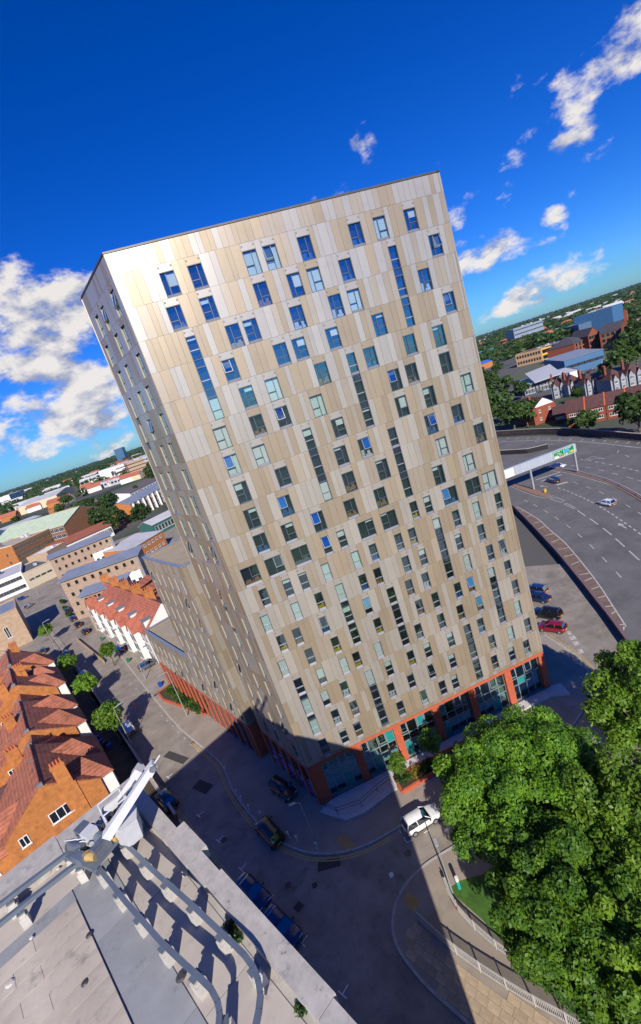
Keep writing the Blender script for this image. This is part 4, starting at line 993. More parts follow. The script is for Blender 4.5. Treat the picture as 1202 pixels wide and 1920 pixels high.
# ---------------------------------------------------------------- villas on the left of the street
SD = Vector((-.398, .917, 0)); SN = Vector((-.917, -.398, 0)); SO = Vector((-24.8, 13.7, 0)); SANG = math.atan2(SD.y, SD.x)
def villa(x0, label, L=11.6, D=11.2, eh=7.0, rh=4.0, rear=True, v=0, full=True, group='brick villas along the left side of the street'):
    b = SO + SD * x0 + SN * .6
    o = thing('brick_villa', label, 'house', (b.x, b.y, 0), SANG, group)
    w = MB().prism([(0, 0), (L, 0), (L, D), (0, D)], -.3, eh); w.face([(0, D, eh), (0, 0, eh), (0, D / 2, eh + rh)]); w.face([(L, 0, eh), (L, D, eh), (L, D / 2, eh + rh)]); w.build('wall', M_OBRICK, o)
    k = rh / (D / 2); ov = .3; r_ = MB()
    slope(r_, [(.05, -ov, eh - ov * k + .16), (L - .05, -ov, eh - ov * k + .16), (L - .05, D / 2, eh + rh + .16), (.05, D / 2, eh + rh + .16)])
    slope(r_, [(L - .05, D + ov, eh - ov * k + .16), (.05, D + ov, eh - ov * k + .16), (.05, D / 2, eh + rh + .16), (L - .05, D / 2, eh + rh + .16)])
    rf = r_.build('roof', M_TILE, o)
    MB().tube((.05, D / 2, eh + rh + .18), (L - .05, D / 2, eh + rh + .18), .13, n=6).build('ridge_tiles', M_TILE2, rf)
    for x in (0, L): MB().box(x - .18, x + .18, D / 2 - .3, D / 2 + .3, eh + rh - .1, eh + rh + .32).build('gable_cap', M_LEAD, rf)
    M_T = [M_TILE, M_TILE3, M_TILE2, M_TILE, M_TILE3][v]
    for bx in ((.35, L - 5.35) if v != 3 else (.35,)):     # hipped front bays
        by = -1.5; bw = 5.0; bd = 4.2; zt = eh + 2.9
        bay = MB().box(bx, bx + bw, by, .01, 0, eh - .05).build('front_bay', M_WREN, o)
        h = MB(); c = [(bx - .25, by - .25, eh - .1), (bx + bw + .25, by - .25, eh - .1), (bx + bw + .25, bd, eh - .1), (bx - .25, bd, eh - .1)]; ap = (bx + bw / 2, by + 2.4, zt); bk_ = (bx + bw / 2, bd + .2, zt)
        slope(h, [c[0], c[1], ap], .1); slope(h, [c[1], c[2], bk_, ap], .1); slope(h, [c[3], c[0], ap, bk_], .1); h.build('bay_roof', M_TILE, bay)
        me = win_mesh(2.6, 1.5, 3)
        for z in (1.2, 4.5): inst('window', me, bay, (bx + 1.2, by - .03, z))
    for x, y in (((.0, 3.3), (L, 7.6)), ((L * .55, 7.5),), ((.0, 7.4), (L * .6, 4.0)), ((L, 4.0),), ((0, 4),))[v]:
        s = .35 if x == 0 else -.35; hz = eh + rh * (1 - abs(y - D / 2) / (D / 2)); chimney(rf, x + s * .8, y, hz - .8, eh + rh + 1.1, .65, 1.5, 4)
    if v == 0: MB().box(-.12, 0, 3.3 - .95, 3.3 + .95, 0, eh + 2).build('chimney_breast', M_OBRICK, o)
    inst('window', win_mesh(2.5, 1.5, 3), o, (-.03, 6.4, 5.6), -math.pi / 2); inst('window', win_mesh(1.0, 1.3, 2), o, (-.03, 9.9, 5.4), -math.pi / 2); inst('window', win_mesh(1.0, 1.5, 2), o, (-.03, 8.9, 2.0), -math.pi / 2)
    if rear:
        rx0, rx1, ry0, ry1, re, rr_ = .35, 6.6, D + .01, D + 13, 6.0, 3.0
        w = MB().box(rx0, rx1, ry0, ry1, -.3, re); w.face([(rx1, ry1, re), (rx0, ry1, re), ((rx0 + rx1) / 2, ry1, re + rr_)]); rw_ = w.build('rear_wing', M_OBRICK, o)
        g = MB(); mx_ = (rx0 + rx1) / 2; kk = rr_ / ((rx1 - rx0) / 2)
        slope(g, [(rx0 - .3, ry1 + .3, re - .3 * kk + .16), (rx0 - .3, ry0 - 3, re - .3 * kk + .16), (mx_, ry0 - 4, re + rr_ + .16), (mx_, ry1 + .3, re + rr_ + .16)])
        slope(g, [(rx1 + .3, ry0 - 3, re - .3 * kk + .16), (rx1 + .3, ry1 + .3, re - .3 * kk + .16), (mx_, ry1 + .3, re + rr_ + .16), (mx_, ry0 - 4, re + rr_ + .16)]); g.build('roof', M_TILE, rw_)
        for y, z in ((D + 2.6, 4.1), (D + 5.5, 1.6), (D + 8.2, 4.1), (D + 11, 1.5)): inst('window', win_mesh(1.1, 1.3, 2), rw_, (rx0 - .03, y, z), -math.pi / 2)
    cx0, cx1 = L * .62, L * 1.28; cr = MB().box(cx0, cx1, D + .02, D + 8.5, -.3, 5.4).build('rear_wing', [M_CREAM, M_OBRICK, M_OBRICK, M_CREAM, M_OBRICK][v], o); g = MB(); cm = (cx0 + cx1) / 2
    slope(g, [(cx0 - .25, D + 8.8, 5.3), (cx0 - .25, D - 2, 5.3), (cm, D - 3, 8.3), (cm, D + 8.8, 8.3)]); slope(g, [(cx1 + .25, D - 2, 5.3), (cx1 + .25, D + 8.8, 5.3), (cm, D + 8.8, 8.3), (cm, D - 3, 8.3)]); g.build('roof', [M_TILE3, M_TILE, M_TILE2, M_TILE3, M_TILE][v], cr)
    inst('window', win_mesh(1.1, 1.3, 2), cr, (cx0 - .03, D + 5, 3.3), -math.pi / 2)
    # low side link with its own roof
    lk = MB().box(L + .02, L + 5.6, 1.5, 9, -.3, 6.2).build('side_wing', M_OBRICK, o); g = MB()
    slope(g, [(L + .02, 1.2, 6.15), (L + 5.6, 1.2, 6.15), (L + 5.6, 5.4, 9.9), (L + .02, 5.4, 9.9)]); slope(g, [(L + 5.6, 9.3, 6.15), (L + .02, 9.3, 6.15), (L + .02, 5.4, 9.9), (L + 5.6, 5.4, 9.9)]); g.build('roof', M_TILE, lk)
    aerial(rf, L * .3, D / 2, eh + rh + .1); aerial(rf, L * .8, D / 2 + .4, eh + rh - .2, 1.5)
    MB().box(3.9, 6.4, -.04, .0, .2, 2.4).build('door', mat('door_paint', (.08, .05, .04), .5), o)
    return o
VL = ['brick villa with orange gable chimneys nearest the roof cradle', 'second brick villa up the street with twin hipped bays', 'third brick villa up the street behind the lollipop trees', 'fourth brick villa up the street beside the brown hall', 'brick villa mostly hidden below the near roof parapet']
villa(-.6, VL[0]); villa(16.8, VL[1], L=13.0, rh=3.6, v=1); villa(35.6, VL[2], L=10.6, rh=4.4, eh=7.4, v=2); villa(51.6, VL[3], L=11.2, rh=3.8, v=3)
# second row further left, seen over the first
for k in range(4):
    b = SO + SD * (4 + 15 * k) + SN * 25
    o = bldg('terrace_house', ['red-tiled house behind the nearest villa', 'red-tiled house behind the second villa', 'red-tiled house behind the third villa', 'red-tiled house behind the fourth villa'][k], 'house', b, b + SD * 9, 9, 6, 'gable', 3.4, M_CREAM if k == 1 else M_OBRICK, M_TILE, group='houses behind the villas')
    chimney(o, .4, 4.5, 8.2, 10.6, .6, 1.3, 3)
    inst('window', win_mesh(1.2, 1.4, 2), o, (-.03, 4, 4.2), -math.pi / 2); inst('window', win_mesh(1.2, 1.4, 2), o, (-.03, 7, 4.2), -math.pi / 2)
b = Vector((-66, 105.7, 0)); bldg('brown_hall', 'plain brown flat-roofed hall beyond the villas on the left', 'hall', Vector((-82, 100, 0)), Vector((-66, 106, 0)), 16, 11, 'flat', 0, M_TAN, M_GROOF, (1, 2, 1.2, 3.5), None)
# ---------------------------------------------------------------- white rendered terrace on the right of the street
TD = Vector((.452, -.892, 0)); TA = math.atan2(TD.y, TD.x); TO = Vector((-42.5, 92.5, 0))
TLB = ['white terrace house at the far end of the row', 'second white terrace house from the far end', 'middle white terrace house with two dormers', 'second white terrace house from the tower end', 'white terrace house next to the clad wing']
for k in range(5):
    p = TO + TD * (8.6 * k); o = thing('terrace_house', TLB[k], 'house', (p.x, p.y, 0), TA, 'white rendered terrace')
    L, D, eh, rh = 8.55, 11, 7.4, 4.4
    w = MB().prism([(0, 0), (L, 0), (L, D), (0, D)], -.3, eh); w.face([(0, D, eh), (0, 0, eh), (0, D / 2, eh + rh)]); w.face([(L, 0, eh), (L, D, eh), (L, D / 2, eh + rh)]); w.build('wall', M_WREN, o)
    r_ = MB(); slope(r_, [(.02, -.3, eh - .08), (L - .02, -.3, eh - .08), (L - .02, D / 2, eh + rh + .16), (.02, D / 2, eh + rh + .16)]); slope(r_, [(L - .02, D + .3, eh - .08), (.02, D + .3, eh - .08), (.02, D / 2, eh + rh + .16), (L - .02, D / 2, eh + rh + .16)]); rf = r_.build('roof', M_TILE2, o)
    # front gable bay
    bx = .5; bw = 3.6; bay = MB().box(bx, bx + bw, -1.2, -.01, -.2, eh).build('front_bay', M_WREN, o)
    g = MB(); g.face([(bx, -1.2, eh), (bx + bw, -1.2, eh), (bx + bw / 2, -1.2, eh + 2.6)]); g.build('bay_gable', M_WREN, bay)
    g = MB(); slope(g, [(bx - .2, 3.2, eh - .1), (bx - .2, -1.45, eh - .1), (bx + bw / 2, -1.45, eh + 2.8), (bx + bw / 2, 3.4, eh + 2.8)]); slope(g, [(bx + bw + .2, -1.45, eh - .1), (bx + bw + .2, 3.2, eh - .1), (bx + bw / 2, 3.4, eh + 2.8), (bx + bw / 2, -1.45, eh + 2.8)]); g.build('bay_roof', M_TILE2, bay)
    for z in (.9, 3.1, 5.4): inst('window', win_mesh(1.0, 1.4, 1, M_LEAD), bay, (bx + .5, -1.23, z)); inst('window', win_mesh(1.0, 1.4, 1, M_LEAD), bay, (bx + 2.1, -1.23, z))
    for z in (3.1, 5.4): inst('window', win_mesh(1.0, 1.4, 1, M_LEAD), o, (4.8, -.03, z)); inst('window', win_mesh(1.0, 1.4, 1, M_LEAD), o, (6.6, -.03, z))
    MB().box(5.0, 6.1, -.08, .0, .1, 2.3).build('door', M_COPING, o); inst('window', win_mesh(1.0, 1.3, 1, M_LEAD), o, (6.8, -.03, .9))
    # dormer
    dx = 5.6; dm = MB().box(dx, dx + 1.8, .9, 3.2, eh + .3, eh + 2.3).build('dormer', M_WREN, o); MB().box(dx - .15, dx + 1.95, .7, 3.4, eh + 2.302, eh + 2.42).build('dormer_roof', M_LEAD, dm); inst('window', win_mesh(1.2, 1.1, 2, M_LEAD), dm, (dx + .3, .87, eh + .95))
    chimney(rf, .1, 6.2, eh + 3, eh + rh + 2.0, .9, 2.2, 4)
    MB().box(1.0, 6.5, D + .01, D + 6, -.3, 6.5).build('rear_wing', M_OBRICK, o)
    rw_ = MB(); slope(rw_, [(.8, D - 1.5, 6.45), (6.7, D - 1.5, 6.45), (6.7, D + 6.2, 8.2), (.8, D + 6.2, 8.2)]); rw_.build('rear_roof', M_TILE2, o)
# ================================================================ TOWN BEYOND: left of the tower
def HP(px, py, ptop):   # ground point and the height that reaches the pixel ptop above it
    p = G(px, py); return p, hgt(p, *ptop)
def T(px, py, h): p = G(px, py, h); return Vector((p.x, p.y, 0))
bldg('shop_building', 'blue and white glazed shop front at the far end of the left street', 'shop', G(-35, 1143), G(56, 1104), 30, 8.5, 'flat', 0, M_WREN, M_PGREY, (2, 8, 2.6, 1.6, 0, M_LEAD, 2), None)
bldg('shop_building', 'beige flat-roofed shop with dark ground floor facing the junction', 'shop', G(58, 1104), G(108, 1080), 24, 7.5, 'flat', 0, mat('beige_fascia', (.50, .42, .30), .85), mat('grey_felt', (.10, .10, .11), .9), (1, 4, 2.2, .8, 0, M_LEAD, 1), None)
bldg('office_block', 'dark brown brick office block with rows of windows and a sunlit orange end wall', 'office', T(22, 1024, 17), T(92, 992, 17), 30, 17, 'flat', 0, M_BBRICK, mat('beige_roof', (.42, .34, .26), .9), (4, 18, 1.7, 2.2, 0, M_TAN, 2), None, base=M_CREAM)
bldg('green_roofed_hall', 'long hall with pale green roof, white framed front and brown gable', 'hall', T(-15, 1022, 13), T(119, 985, 13), 36, 13, 'gable', 7, M_BBRICK, M_GREEN, (3, 15, 4.0, 2.4, 0, None, 3), None)
bldg('low_block', 'tan rendered box at the left end of the red-roofed block', 'building', T(50, 1047, 10), T(88, 1036, 10), 14, 10, 'flat', 0, M_TAN, M_WREN)
bldg('long_low_block', 'long low block with red-brown roof and white window fins', 'building', T(89, 1036, 6.5), T(207, 984, 6.5), 16, 6.5, 'gable', 2.6, M_WREN, mat('rust_roof', (.27, .085, .05), .85, 0, .15, .4), (1, 30, 2.2, 3.2, 0, None, 3), None, over=.8)
# apartment blocks with grey curved roofs
AP = [(92, 1050, 206, 1004, 13.5, 13, 'far timber-clad apartment block with grey roof and white end'), (112, 1092, 256, 1041, 13.5, 14, 'near timber-clad apartment block with grey roof and white end'), (150, 1120, 232, 1092, 11.0, 9, 'low timber-clad block with grey roof beside the white terrace')]
for (ax, ay, bx, by, h, dp, lb) in AP:
    A, B = T(ax, ay, h), T(bx, by, h)
    o = bldg('apartment_block', lb, 'apartments', A, B, dp * .62, h, 'mono', .7, M_TIMB, M_GROOF, (4, 9, 1.1, 1.5, 0, M_TAN, 1), (3, 3, 1.2, 1.5), over=.7)
    L = (B - A).length
    MB().box(L * .62, L - .8, -.25, -.01, -.2, h * .66).build('white_facing', M_WREN, o)
    for r_ in range(2):
        for c in range(4): inst('window', win_mesh(1.1, 1.4, 2, M_LEAD), o, (L * .65 + c * L * .085, -.28, 1.6 + r_ * 3.4))
    for k in range(4): MB().box(L + .01, L + 1.3, 1 + k * dp * .62 / 4.6, 1 + k * dp * .62 / 4.6 + 1.2, 3 + (k % 2) * 3.2, 3.15 + (k % 2) * 3.2).build('balcony', M_LEAD, o)
    MB().box(L - .3, L + .35, -.5, .3, -.2, h - .3).build('corner_fin', M_LEAD, o)
bldg('brick_annex', 'orange brick annex with pale grey roof behind the clad wing', 'building', T(246, 1030, 7), T(304, 995, 7), 16, 7, 'mono', 1.2, M_OBRICK, M_PGREY, (2, 7, 1.3, 1.2), None)
bldg('brick_annex', 'glass-fronted annex with grey pitched roof above the brick annex', 'building', T(285, 985, 6), T(335, 960, 6), 12, 6, 'gable', 2.2, mat('teal_glazing', (.03, .12, .11), .25), M_PGREY, (1, 8, 1.6, 3.0, 0, M_WFR, 1), None)
bldg('flats_block', 'brick flats with orange end gable and white balconies', 'flats', T(244, 946, 11), T(318, 906, 11), 18, 11, 'gable', 3.2, M_OBRICK, M_GROOF, (3, 9, 5.2, 2.6, 0, None, 3), None)
bldg('flats_block', 'white-fronted flats with brown roof beyond the brick flats', 'flats', T(243, 925, 9), T(300, 897, 9), 26, 9, 'gable', 3.4, M_WREN, mat('brown_slate', (.13, .10, .10), .8), (2, 10, 2.6, 1.8), None)
bldg('depot', 'wide depot with brown flat roof and orange brick front', 'depot', T(112, 977, 6), T(205, 930, 6), 75, 6, 'flat', 0, M_OBRICK, mat('brown_felt', (.13, .10, .095), .9, 0, .2, .1), (1, 14, 3.0, 1.4), None)
bldg('brick_lodge', 'small orange brick lodge at the left of the depot', 'building', G(97, 972), G(124, 962), 16, 9, 'flat', 0, M_OBRICK, M_BRICK, (2, 2, 1.5, 1.5), None)
bldg('shed', 'pale grey gabled shed with cream front left of the trees', 'shed', G(40, 966), G(112, 942), 90, 13, 'gable', 5, M_CREAM, M_PGREY, (1, 3, 3, 3), None)
bldg('shed', 'long pale striped shed at the left edge', 'shed', G(-30, 985), G(39, 960), 40, 8, 'mono', 2.5, M_PGREY, M_PGREY, (1, 9, 5, 1.2, 0, M_GREEN, 1), None)
bldg('shed', 'low dark blue shed with grey roof in front of the striped shed', 'shed', G(14, 1003), G(82, 976), 22, 6, 'mono', 1.5, mat('blue_steel', (.04, .09, .15), .6), M_PGREY, (1, 8, 2, 1.5), None)
bldg('flats_block', 'white slab of flats far off at the left', 'flats', G(26, 947), G(53, 936), 60, 30, 'flat', 0, M_WREN, M_PGREY, (6, 6, 7, 2.6, 0, M_LEAD, 2), None)
st = bldg('store', 'big white box store with dark lettering far behind the depot', 'store', G(194, 907), G(246, 892), 120, 24, 'flat', 0, M_WREN, M_PGREY, None, (2, 8, 9, 3))
Ls = (G(246, 892) - G(194, 907)).length
for (x, z, w, h) in ((.42, 13, .05, 8), (.47, 14, .03, 7), (.52, 12, .05, 8), (.57, 11, .07, 3), (.82, 12, .04, 8), (.88, 14, .05, 5), (.93, 11, .05, 4)):
    MB().box(Ls * x, Ls * (x + w), -.6, -.05, z - h / 2, z + h / 2).build('wall_letter', M_DARKB, st)
bldg('store', 'beige ribbed box store beside the white one', 'store', G(250, 900), G(281, 889), 70, 26, 'flat', 0, M_TAN, M_PGREY, (5, 1, 60, 1.2, 0, M_BBRICK, 1))
bldg('retail_shed', 'low pale retail units in front of the box store', 'shed', G(160, 925), G(236, 903), 40, 9, 'flat', 0, M_PGREY, M_GROOF, (1, 12, 5, 3, 0, M_BLUE, 1), None)
tp = Vector((G(232, 862).x, G(232, 862).y, 0)).normalized()
far = Vector(G(231, 866)); bldg('office_tower', 'lone dark blue office tower on the far left horizon', 'tower', far + Vector((-20, 5, 0)), far + Vector((18, -5, 0)), 34, hgt(far, 222, 841), 'flat', 0, M_BLUE, M_DARKB, (9, 4, 5, 3, 0, M_BLUE, 1), (9, 4, 5, 3, M_BLUE, 1))
# ---------------------------------------------------------------- right of the tower
bldg('brick_house', 'red brick end house with white upper gable beside the ring road', 'house', G(1004, 797), G(1046, 782), 13, 7, 'gable_x', 4.0, M_RBRICK, M_TILE3, (2, 2, 1.0, 1.3), None)
p = G(1004, 797); q = G(1046, 782); e = q - p; L_ = e.length
MB().face([(.3, -.06, 7.4), (L_ - .3, -.06, 7.4), (L_ / 2, -.06, 10.6)]).build('white_gable', M_WREN, COL.objects['brick_house'])
chimney(COL.objects['brick_house'], 1.2, 3, 8, 12.4, .9, 1.2, 2, M_RBRICK)
rowA, rowB = G(1066, 800), G(1262, 762)
for k in range(5):
    a = rowA.lerp(rowB, k / 5); b = rowA.lerp(rowB, (k + .97) / 5)
    o = bldg('terrace_house', ['brown-roofed terrace house at the left end behind the ring road trees', 'second brown-roofed terrace house behind the round tree', 'middle brown-roofed terrace house by the ring road', 'fourth brown-roofed terrace house with two white windows', 'brown-roofed terrace house at the right edge'][k], 'house', a, b, 10, 5.6, 'gable', 3.8, M_RBRICK, M_TILE3, (2, 3, 1.5, 1.2), None, group='brown-roofed terrace by the ring road')
    L_ = (b - a).length; g = MB(); slope(g, [(L_ - .3, -.5, 5.5), (L_ + .25, -.5, 5.5), (L_ + .25, 5.0, 9.85), (L_ - .3, 5.0, 9.85)]); slope(g, [(L_ + .25, 10.5, 5.5), (L_ - .3, 10.5, 5.5), (L_ - .3, 5.0, 9.85), (L_ + .25, 5.0, 9.85)]); g.build('party_wall', M_BRICK, o)
bldg('garage', 'low dark-roofed garage between the brick house and the terrace', 'garage', G(1040, 793), G(1068, 787), 14, 3.2, 'gable', 2.4, M_RBRICK, M_TILE3, (1, 3, 1.4, 1.0), None)
M_SEMI = mat('semi_render', (.27, .28, .32), .85, 0, .1, .8)  # white render darkened in colour for the dim right side
SEMI = [((1037, 748), (1066, 741), 'white-gabled semi with brown roof at the left of the semis'), ((1068, 744), (1098, 735), 'semi-detached house with dark bays behind the young tree'), ((1099, 742), (1122, 735), 'semi-detached house with blue-white bays in the middle'), ((1148, 737), (1176, 728), 'white-fronted semi with two tall bays'), ((1177, 728), (1210, 719), 'white-fronted semi at the right edge')]
for (a, b, lb) in SEMI:
    A, B = G(*a), G(*b); o = bldg('semi_house', lb, 'house', A, B, 11, 6.2, 'hip', 4.4, M_SEMI, M_TILE3, None, None, group='white-fronted semis above the terrace'); L_ = (B - A).length
    for s in (.12, .58):
        bay = MB().box(L_ * s, L_ * s + L_ * .28, -1.1, -.01, -.2, 6.2).build('front_bay', M_SEMI, o); g = MB(); x0, x1 = L_ * s, L_ * s + L_ * .28
        g.face([(x0, -1.1, 6.2), (x1, -1.1, 6.2), ((x0 + x1) / 2, -1.1, 8.2)]); g.build('bay_gable', M_SEMI, bay); g = MB()
        slope(g, [(x0 - .2, 3, 6.1), (x0 - .2, -1.3, 6.1), ((x0 + x1) / 2, -1.3, 8.4), ((x0 + x1) / 2, 3.2, 8.4)]); slope(g, [(x1 + .2, -1.3, 6.1), (x1 + .2, 3, 6.1), ((x0 + x1) / 2, 3.2, 8.4), ((x0 + x1) / 2, -1.3, 8.4)]); g.build('bay_roof', M_TILE3, bay)
        for z in (1, 4): inst('window', win_mesh(L_ * .22, 1.5, 3), bay, (x0 + L_ * .03, -1.13, z))
    chimney(o, .8, 5, 8.5, 12.6, .9, 1.8, 3, M_RBRICK)
# dealership
A, B = G(985, 742), G(1092, 712)
dl = bldg('car_showroom', 'blue glass car showroom with white wedge roof', 'showroom', A, B, 34, 6.2, 'flat', 0, mat('showroom_glass', (.04, .16, .28), .15, 0, .1, .2), M_PGREY, (2, 16, 3.0, 2.6, 0, M_WFR, 2), None)
L_ = (B - A).length; g = MB(); slope(g, [(L_ * .18, -4, 7.0), (L_ * .66, -4, 8.0), (L_ * .66, 26, 12.5), (L_ * .18, 26, 11)], .6); g.build('wedge_roof', mat('white_sheet_roof', (.42, .43, .46), .6), dl)
MB().box(L_ * .8, L_ * .93, -1.5, -.01, -.2, 6.6).build('white_portal', M_WREN, dl)
A, B = G(1062, 704), G(1135, 682); bldg('blue_shed', 'long blue workshop shed behind the showroom', 'shed', A, B, 40, 10, 'mono', 1.5, M_BLUE, M_GROOF, (1, 6, 5, 2, 0, M_BLUE, 1), None)
A, B = G(970, 688), G(1018, 676); bldg('office_block', 'tan two-storey office with rows of dark windows', 'office', A, B, 26, hgt(A, 965, 667), 'flat', 0, mat('tan_brick', (.46, .29, .16), .85), M_DARKB, (2, 9, 2.0, 2.6, 0, M_DARKB, 1), None)
A, B = G(1018, 676), G(1043, 668); bldg('office_block', 'yellow rendered end block of the tan office', 'office', A, B, 24, hgt(A, 1014, 655), 'flat', 0, M_YELB, M_DARKB, (2, 3, 4, 3.5, 0, M_DARKB, 1), None)
A, B = G(1046, 668), G(1090, 652); bldg('dark_block', 'black flat-roofed block behind the yellow end block', 'building', A, B, 40, 12, 'flat', 0, M_DARKB, mat('blue_grey_felt', (.12, .16, .22), .8))
BR = [((1080, 668), (1106, 657), 11, 'hip', 7, 'red brick college wing with hipped slate roof'), ((1107, 659), (1128, 652), 14, 'gable_x', 6, 'tall orange brick gable of the old college'), ((1128, 655), (1168, 645), 13, 'gable', 6, 'old brick college range with dark slate roof and chimney'), ((1169, 648), (1225, 634), 16, 'flat', 0, 'brick college range with arched ground floor at the right edge')]
for (a, b, h, rt, rh, lb) in BR:
    o = bldg('college_building', lb, 'college', G(*a), G(*b), 26, h, rt, rh, M_RBRICK, mat('dark_slate', (.055, .05, .06), .8, 0, .2, .3), (3, 4, 3.0, 3.2, 0, M_TAN, 1), None, group='old brick college buildings')
chimney(COL.objects['college_building.002'], 18, 13, 15, 26, 2.6, 3, 2, M_RBRICK)
A, B = G(1088, 632), G(1152, 612); bldg('sports_hall', 'large blue-grey windowless hall behind the college', 'hall', A, B, 60, hgt(A, 1083, 610), 'flat', 0, mat('slate_blue_cladding', (.05, .10, .19), .6, 0, .1, .05), M_GROOF)
A, B = G(1152, 614), G(1172, 606); bldg('sports_hall', 'bright blue end block of the windowless hall', 'hall', A, B, 50, 26, 'flat', 0, M_BLUE, M_GROOF)
A, B = G(968, 648), G(1022, 630); bldg('office_block', 'long grey-blue slab office with tight window grid', 'office', A, B, 30, hgt(A, 963, 632) * 1.5 + 6, 'flat', 0, mat('blue_grey_panel', (.20, .25, .33), .7), M_GROOF, (4, 18, 3.4, 2.6, 0, M_PGREY, 1), None)
A, B = G(1002, 644), G(1052, 627); bldg('office_block', 'lower grey-blue office in front of the slab office', 'office', A, B, 30, 12, 'flat', 0, mat('blue_grey_panel', (.2, .25, .33), .7), M_GROOF, (2, 14, 3.4, 3, 0, M_PGREY, 1), None)
A, B = G(909, 674), G(946, 662); bldg('blue_shed', 'turquoise blue shed at the right edge of the tower', 'shed', A, B, 40, 12, 'mono', 2, M_BLUE, mat('turquoise_roof', (.10, .32, .50), .6))
A, B = G(902, 694), G(925, 686); bldg('blue_shed', 'blue-roofed hut with orange front below the turquoise shed', 'shed', A, B, 20, 7, 'gable', 3, M_OBRICK, mat('bright_blue_roof', (.03, .13, .50), .6))
A, B = G(947, 666), G(966, 658); bldg('brick_lodge', 'small orange gabled hut beside the turquoise shed', 'building', A, B, 22, 8, 'flat', 0, M_OBRICK, M_PGREY)
for (a, b, h, lb) in (((1150, 590), (1185, 578), 14, 'pale roofed works right of the windowless hall'), ((1160, 603), (1210, 588), 10, 'light blue roofed works at the right edge')):
    bldg('works', lb, 'works', G(*a), G(*b), 60, h, 'mono', 3, M_PGREY, mat('light_blue_roof', (.35, .46, .58), .6))
# far houses and white sheds scattered to the horizon
fr_ = random.Random(31); FH_ = {}
def far_house(px, py, white=False, s=1.0):
    p = G(px, py); k = ('w' if white else 'r', fr_.randrange(3))
    if k not in FH_:
        L, D, h = (26, 14, 7) if white else (12 + 5 * k[1], 9, 5.5)
        w = MB().prism([(0, 0), (L, 0), (L, D), (0, D)], -3, h); w.face([(0, D, h), (0, 0, h), (0, D / 2, h + 4)]); w.face([(L, 0, h), (L, D, h), (L, D / 2, h + 4)])
        g = MB(); slope(g, [(-.3, -.3, h), (L + .3, -.3, h), (L + .3, D / 2, h + 4.2), (-.3, D / 2, h + 4.2)]); slope(g, [(L + .3, D + .3, h), (-.3, D + .3, h), (-.3, D / 2, h + 4.2), (L + .3, D / 2, h + 4.2)])
        FH_[k] = (w.mesh('wall', M_WREN if white else [M_CREAM, M_WREN, M_OBRICK][k[1]]), g.mesh('roof', M_PGREY if white else M_TILE2))
    w, g = FH_[k]
    o = thing('far_house' if not white else 'far_shed', 'tiny red-roofed house in the far suburbs' if not white else 'tiny white shed in the far suburbs', 'house' if not white else 'shed', (p.x, p.y, 0), fr_.uniform(-.5, .5), 'far red-roofed houses' if not white else 'far white sheds'); o.scale = (s, s, s)
    inst('wall', w, o); inst('roof', g, o)
for k in range(70):
    x = fr_.uniform(-10, 300); hz = 922 - .3287 * x; dy = fr_.uniform(22, 62); far_house(x, hz + dy, False, 1.6 if dy < 30 else 1.2)
for k in range(18):
    x = fr_.uniform(-10, 290); hz = 922 - .3287 * x; far_house(x, hz + fr_.uniform(8, 55), True, 1.6)
for k in range(34):
    x = fr_.uniform(890, 1205); hz = 922 - .3287 * x; far_house(x, hz + fr_.uniform(14, 60), False, 1.5)
for k in range(26):
    x = fr_.uniform(890, 1205); hz = 922 - .3287 * x; far_house(x, hz + fr_.uniform(7, 40), True, 1.6)
# end walls of office and balcony flats: windows; office sunlight painted as orange brick
o = COL.objects['office_block']; MB().box(-.12, -.01, .05, 29.9, -.2, 17.0).build('sunlit_end_tint', M_OBRICK, o)
for r_ in range(3): inst('window', win_mesh(1.6, 1.8, 2, M_TAN), o, (-.15, 7, 3 + 4.4 * r_), -math.pi / 2); inst('window', win_mesh(1.6, 1.8, 2, M_TAN), o, (-.15, 22, 3 + 4.4 * r_), -math.pi / 2)
o = COL.objects['flats_block']
for r_ in range(3): inst('window', win_mesh(2.6, 1.5, 3), o, (-.03, 11, 2 + 3.3 * r_), -math.pi / 2)
for c in range(10): MB().box(2 + c * 6.6, 2.5 + c * 6.6, -1.3, -.01, -.2, 10.9).build('balcony_fin', M_WREN, o)
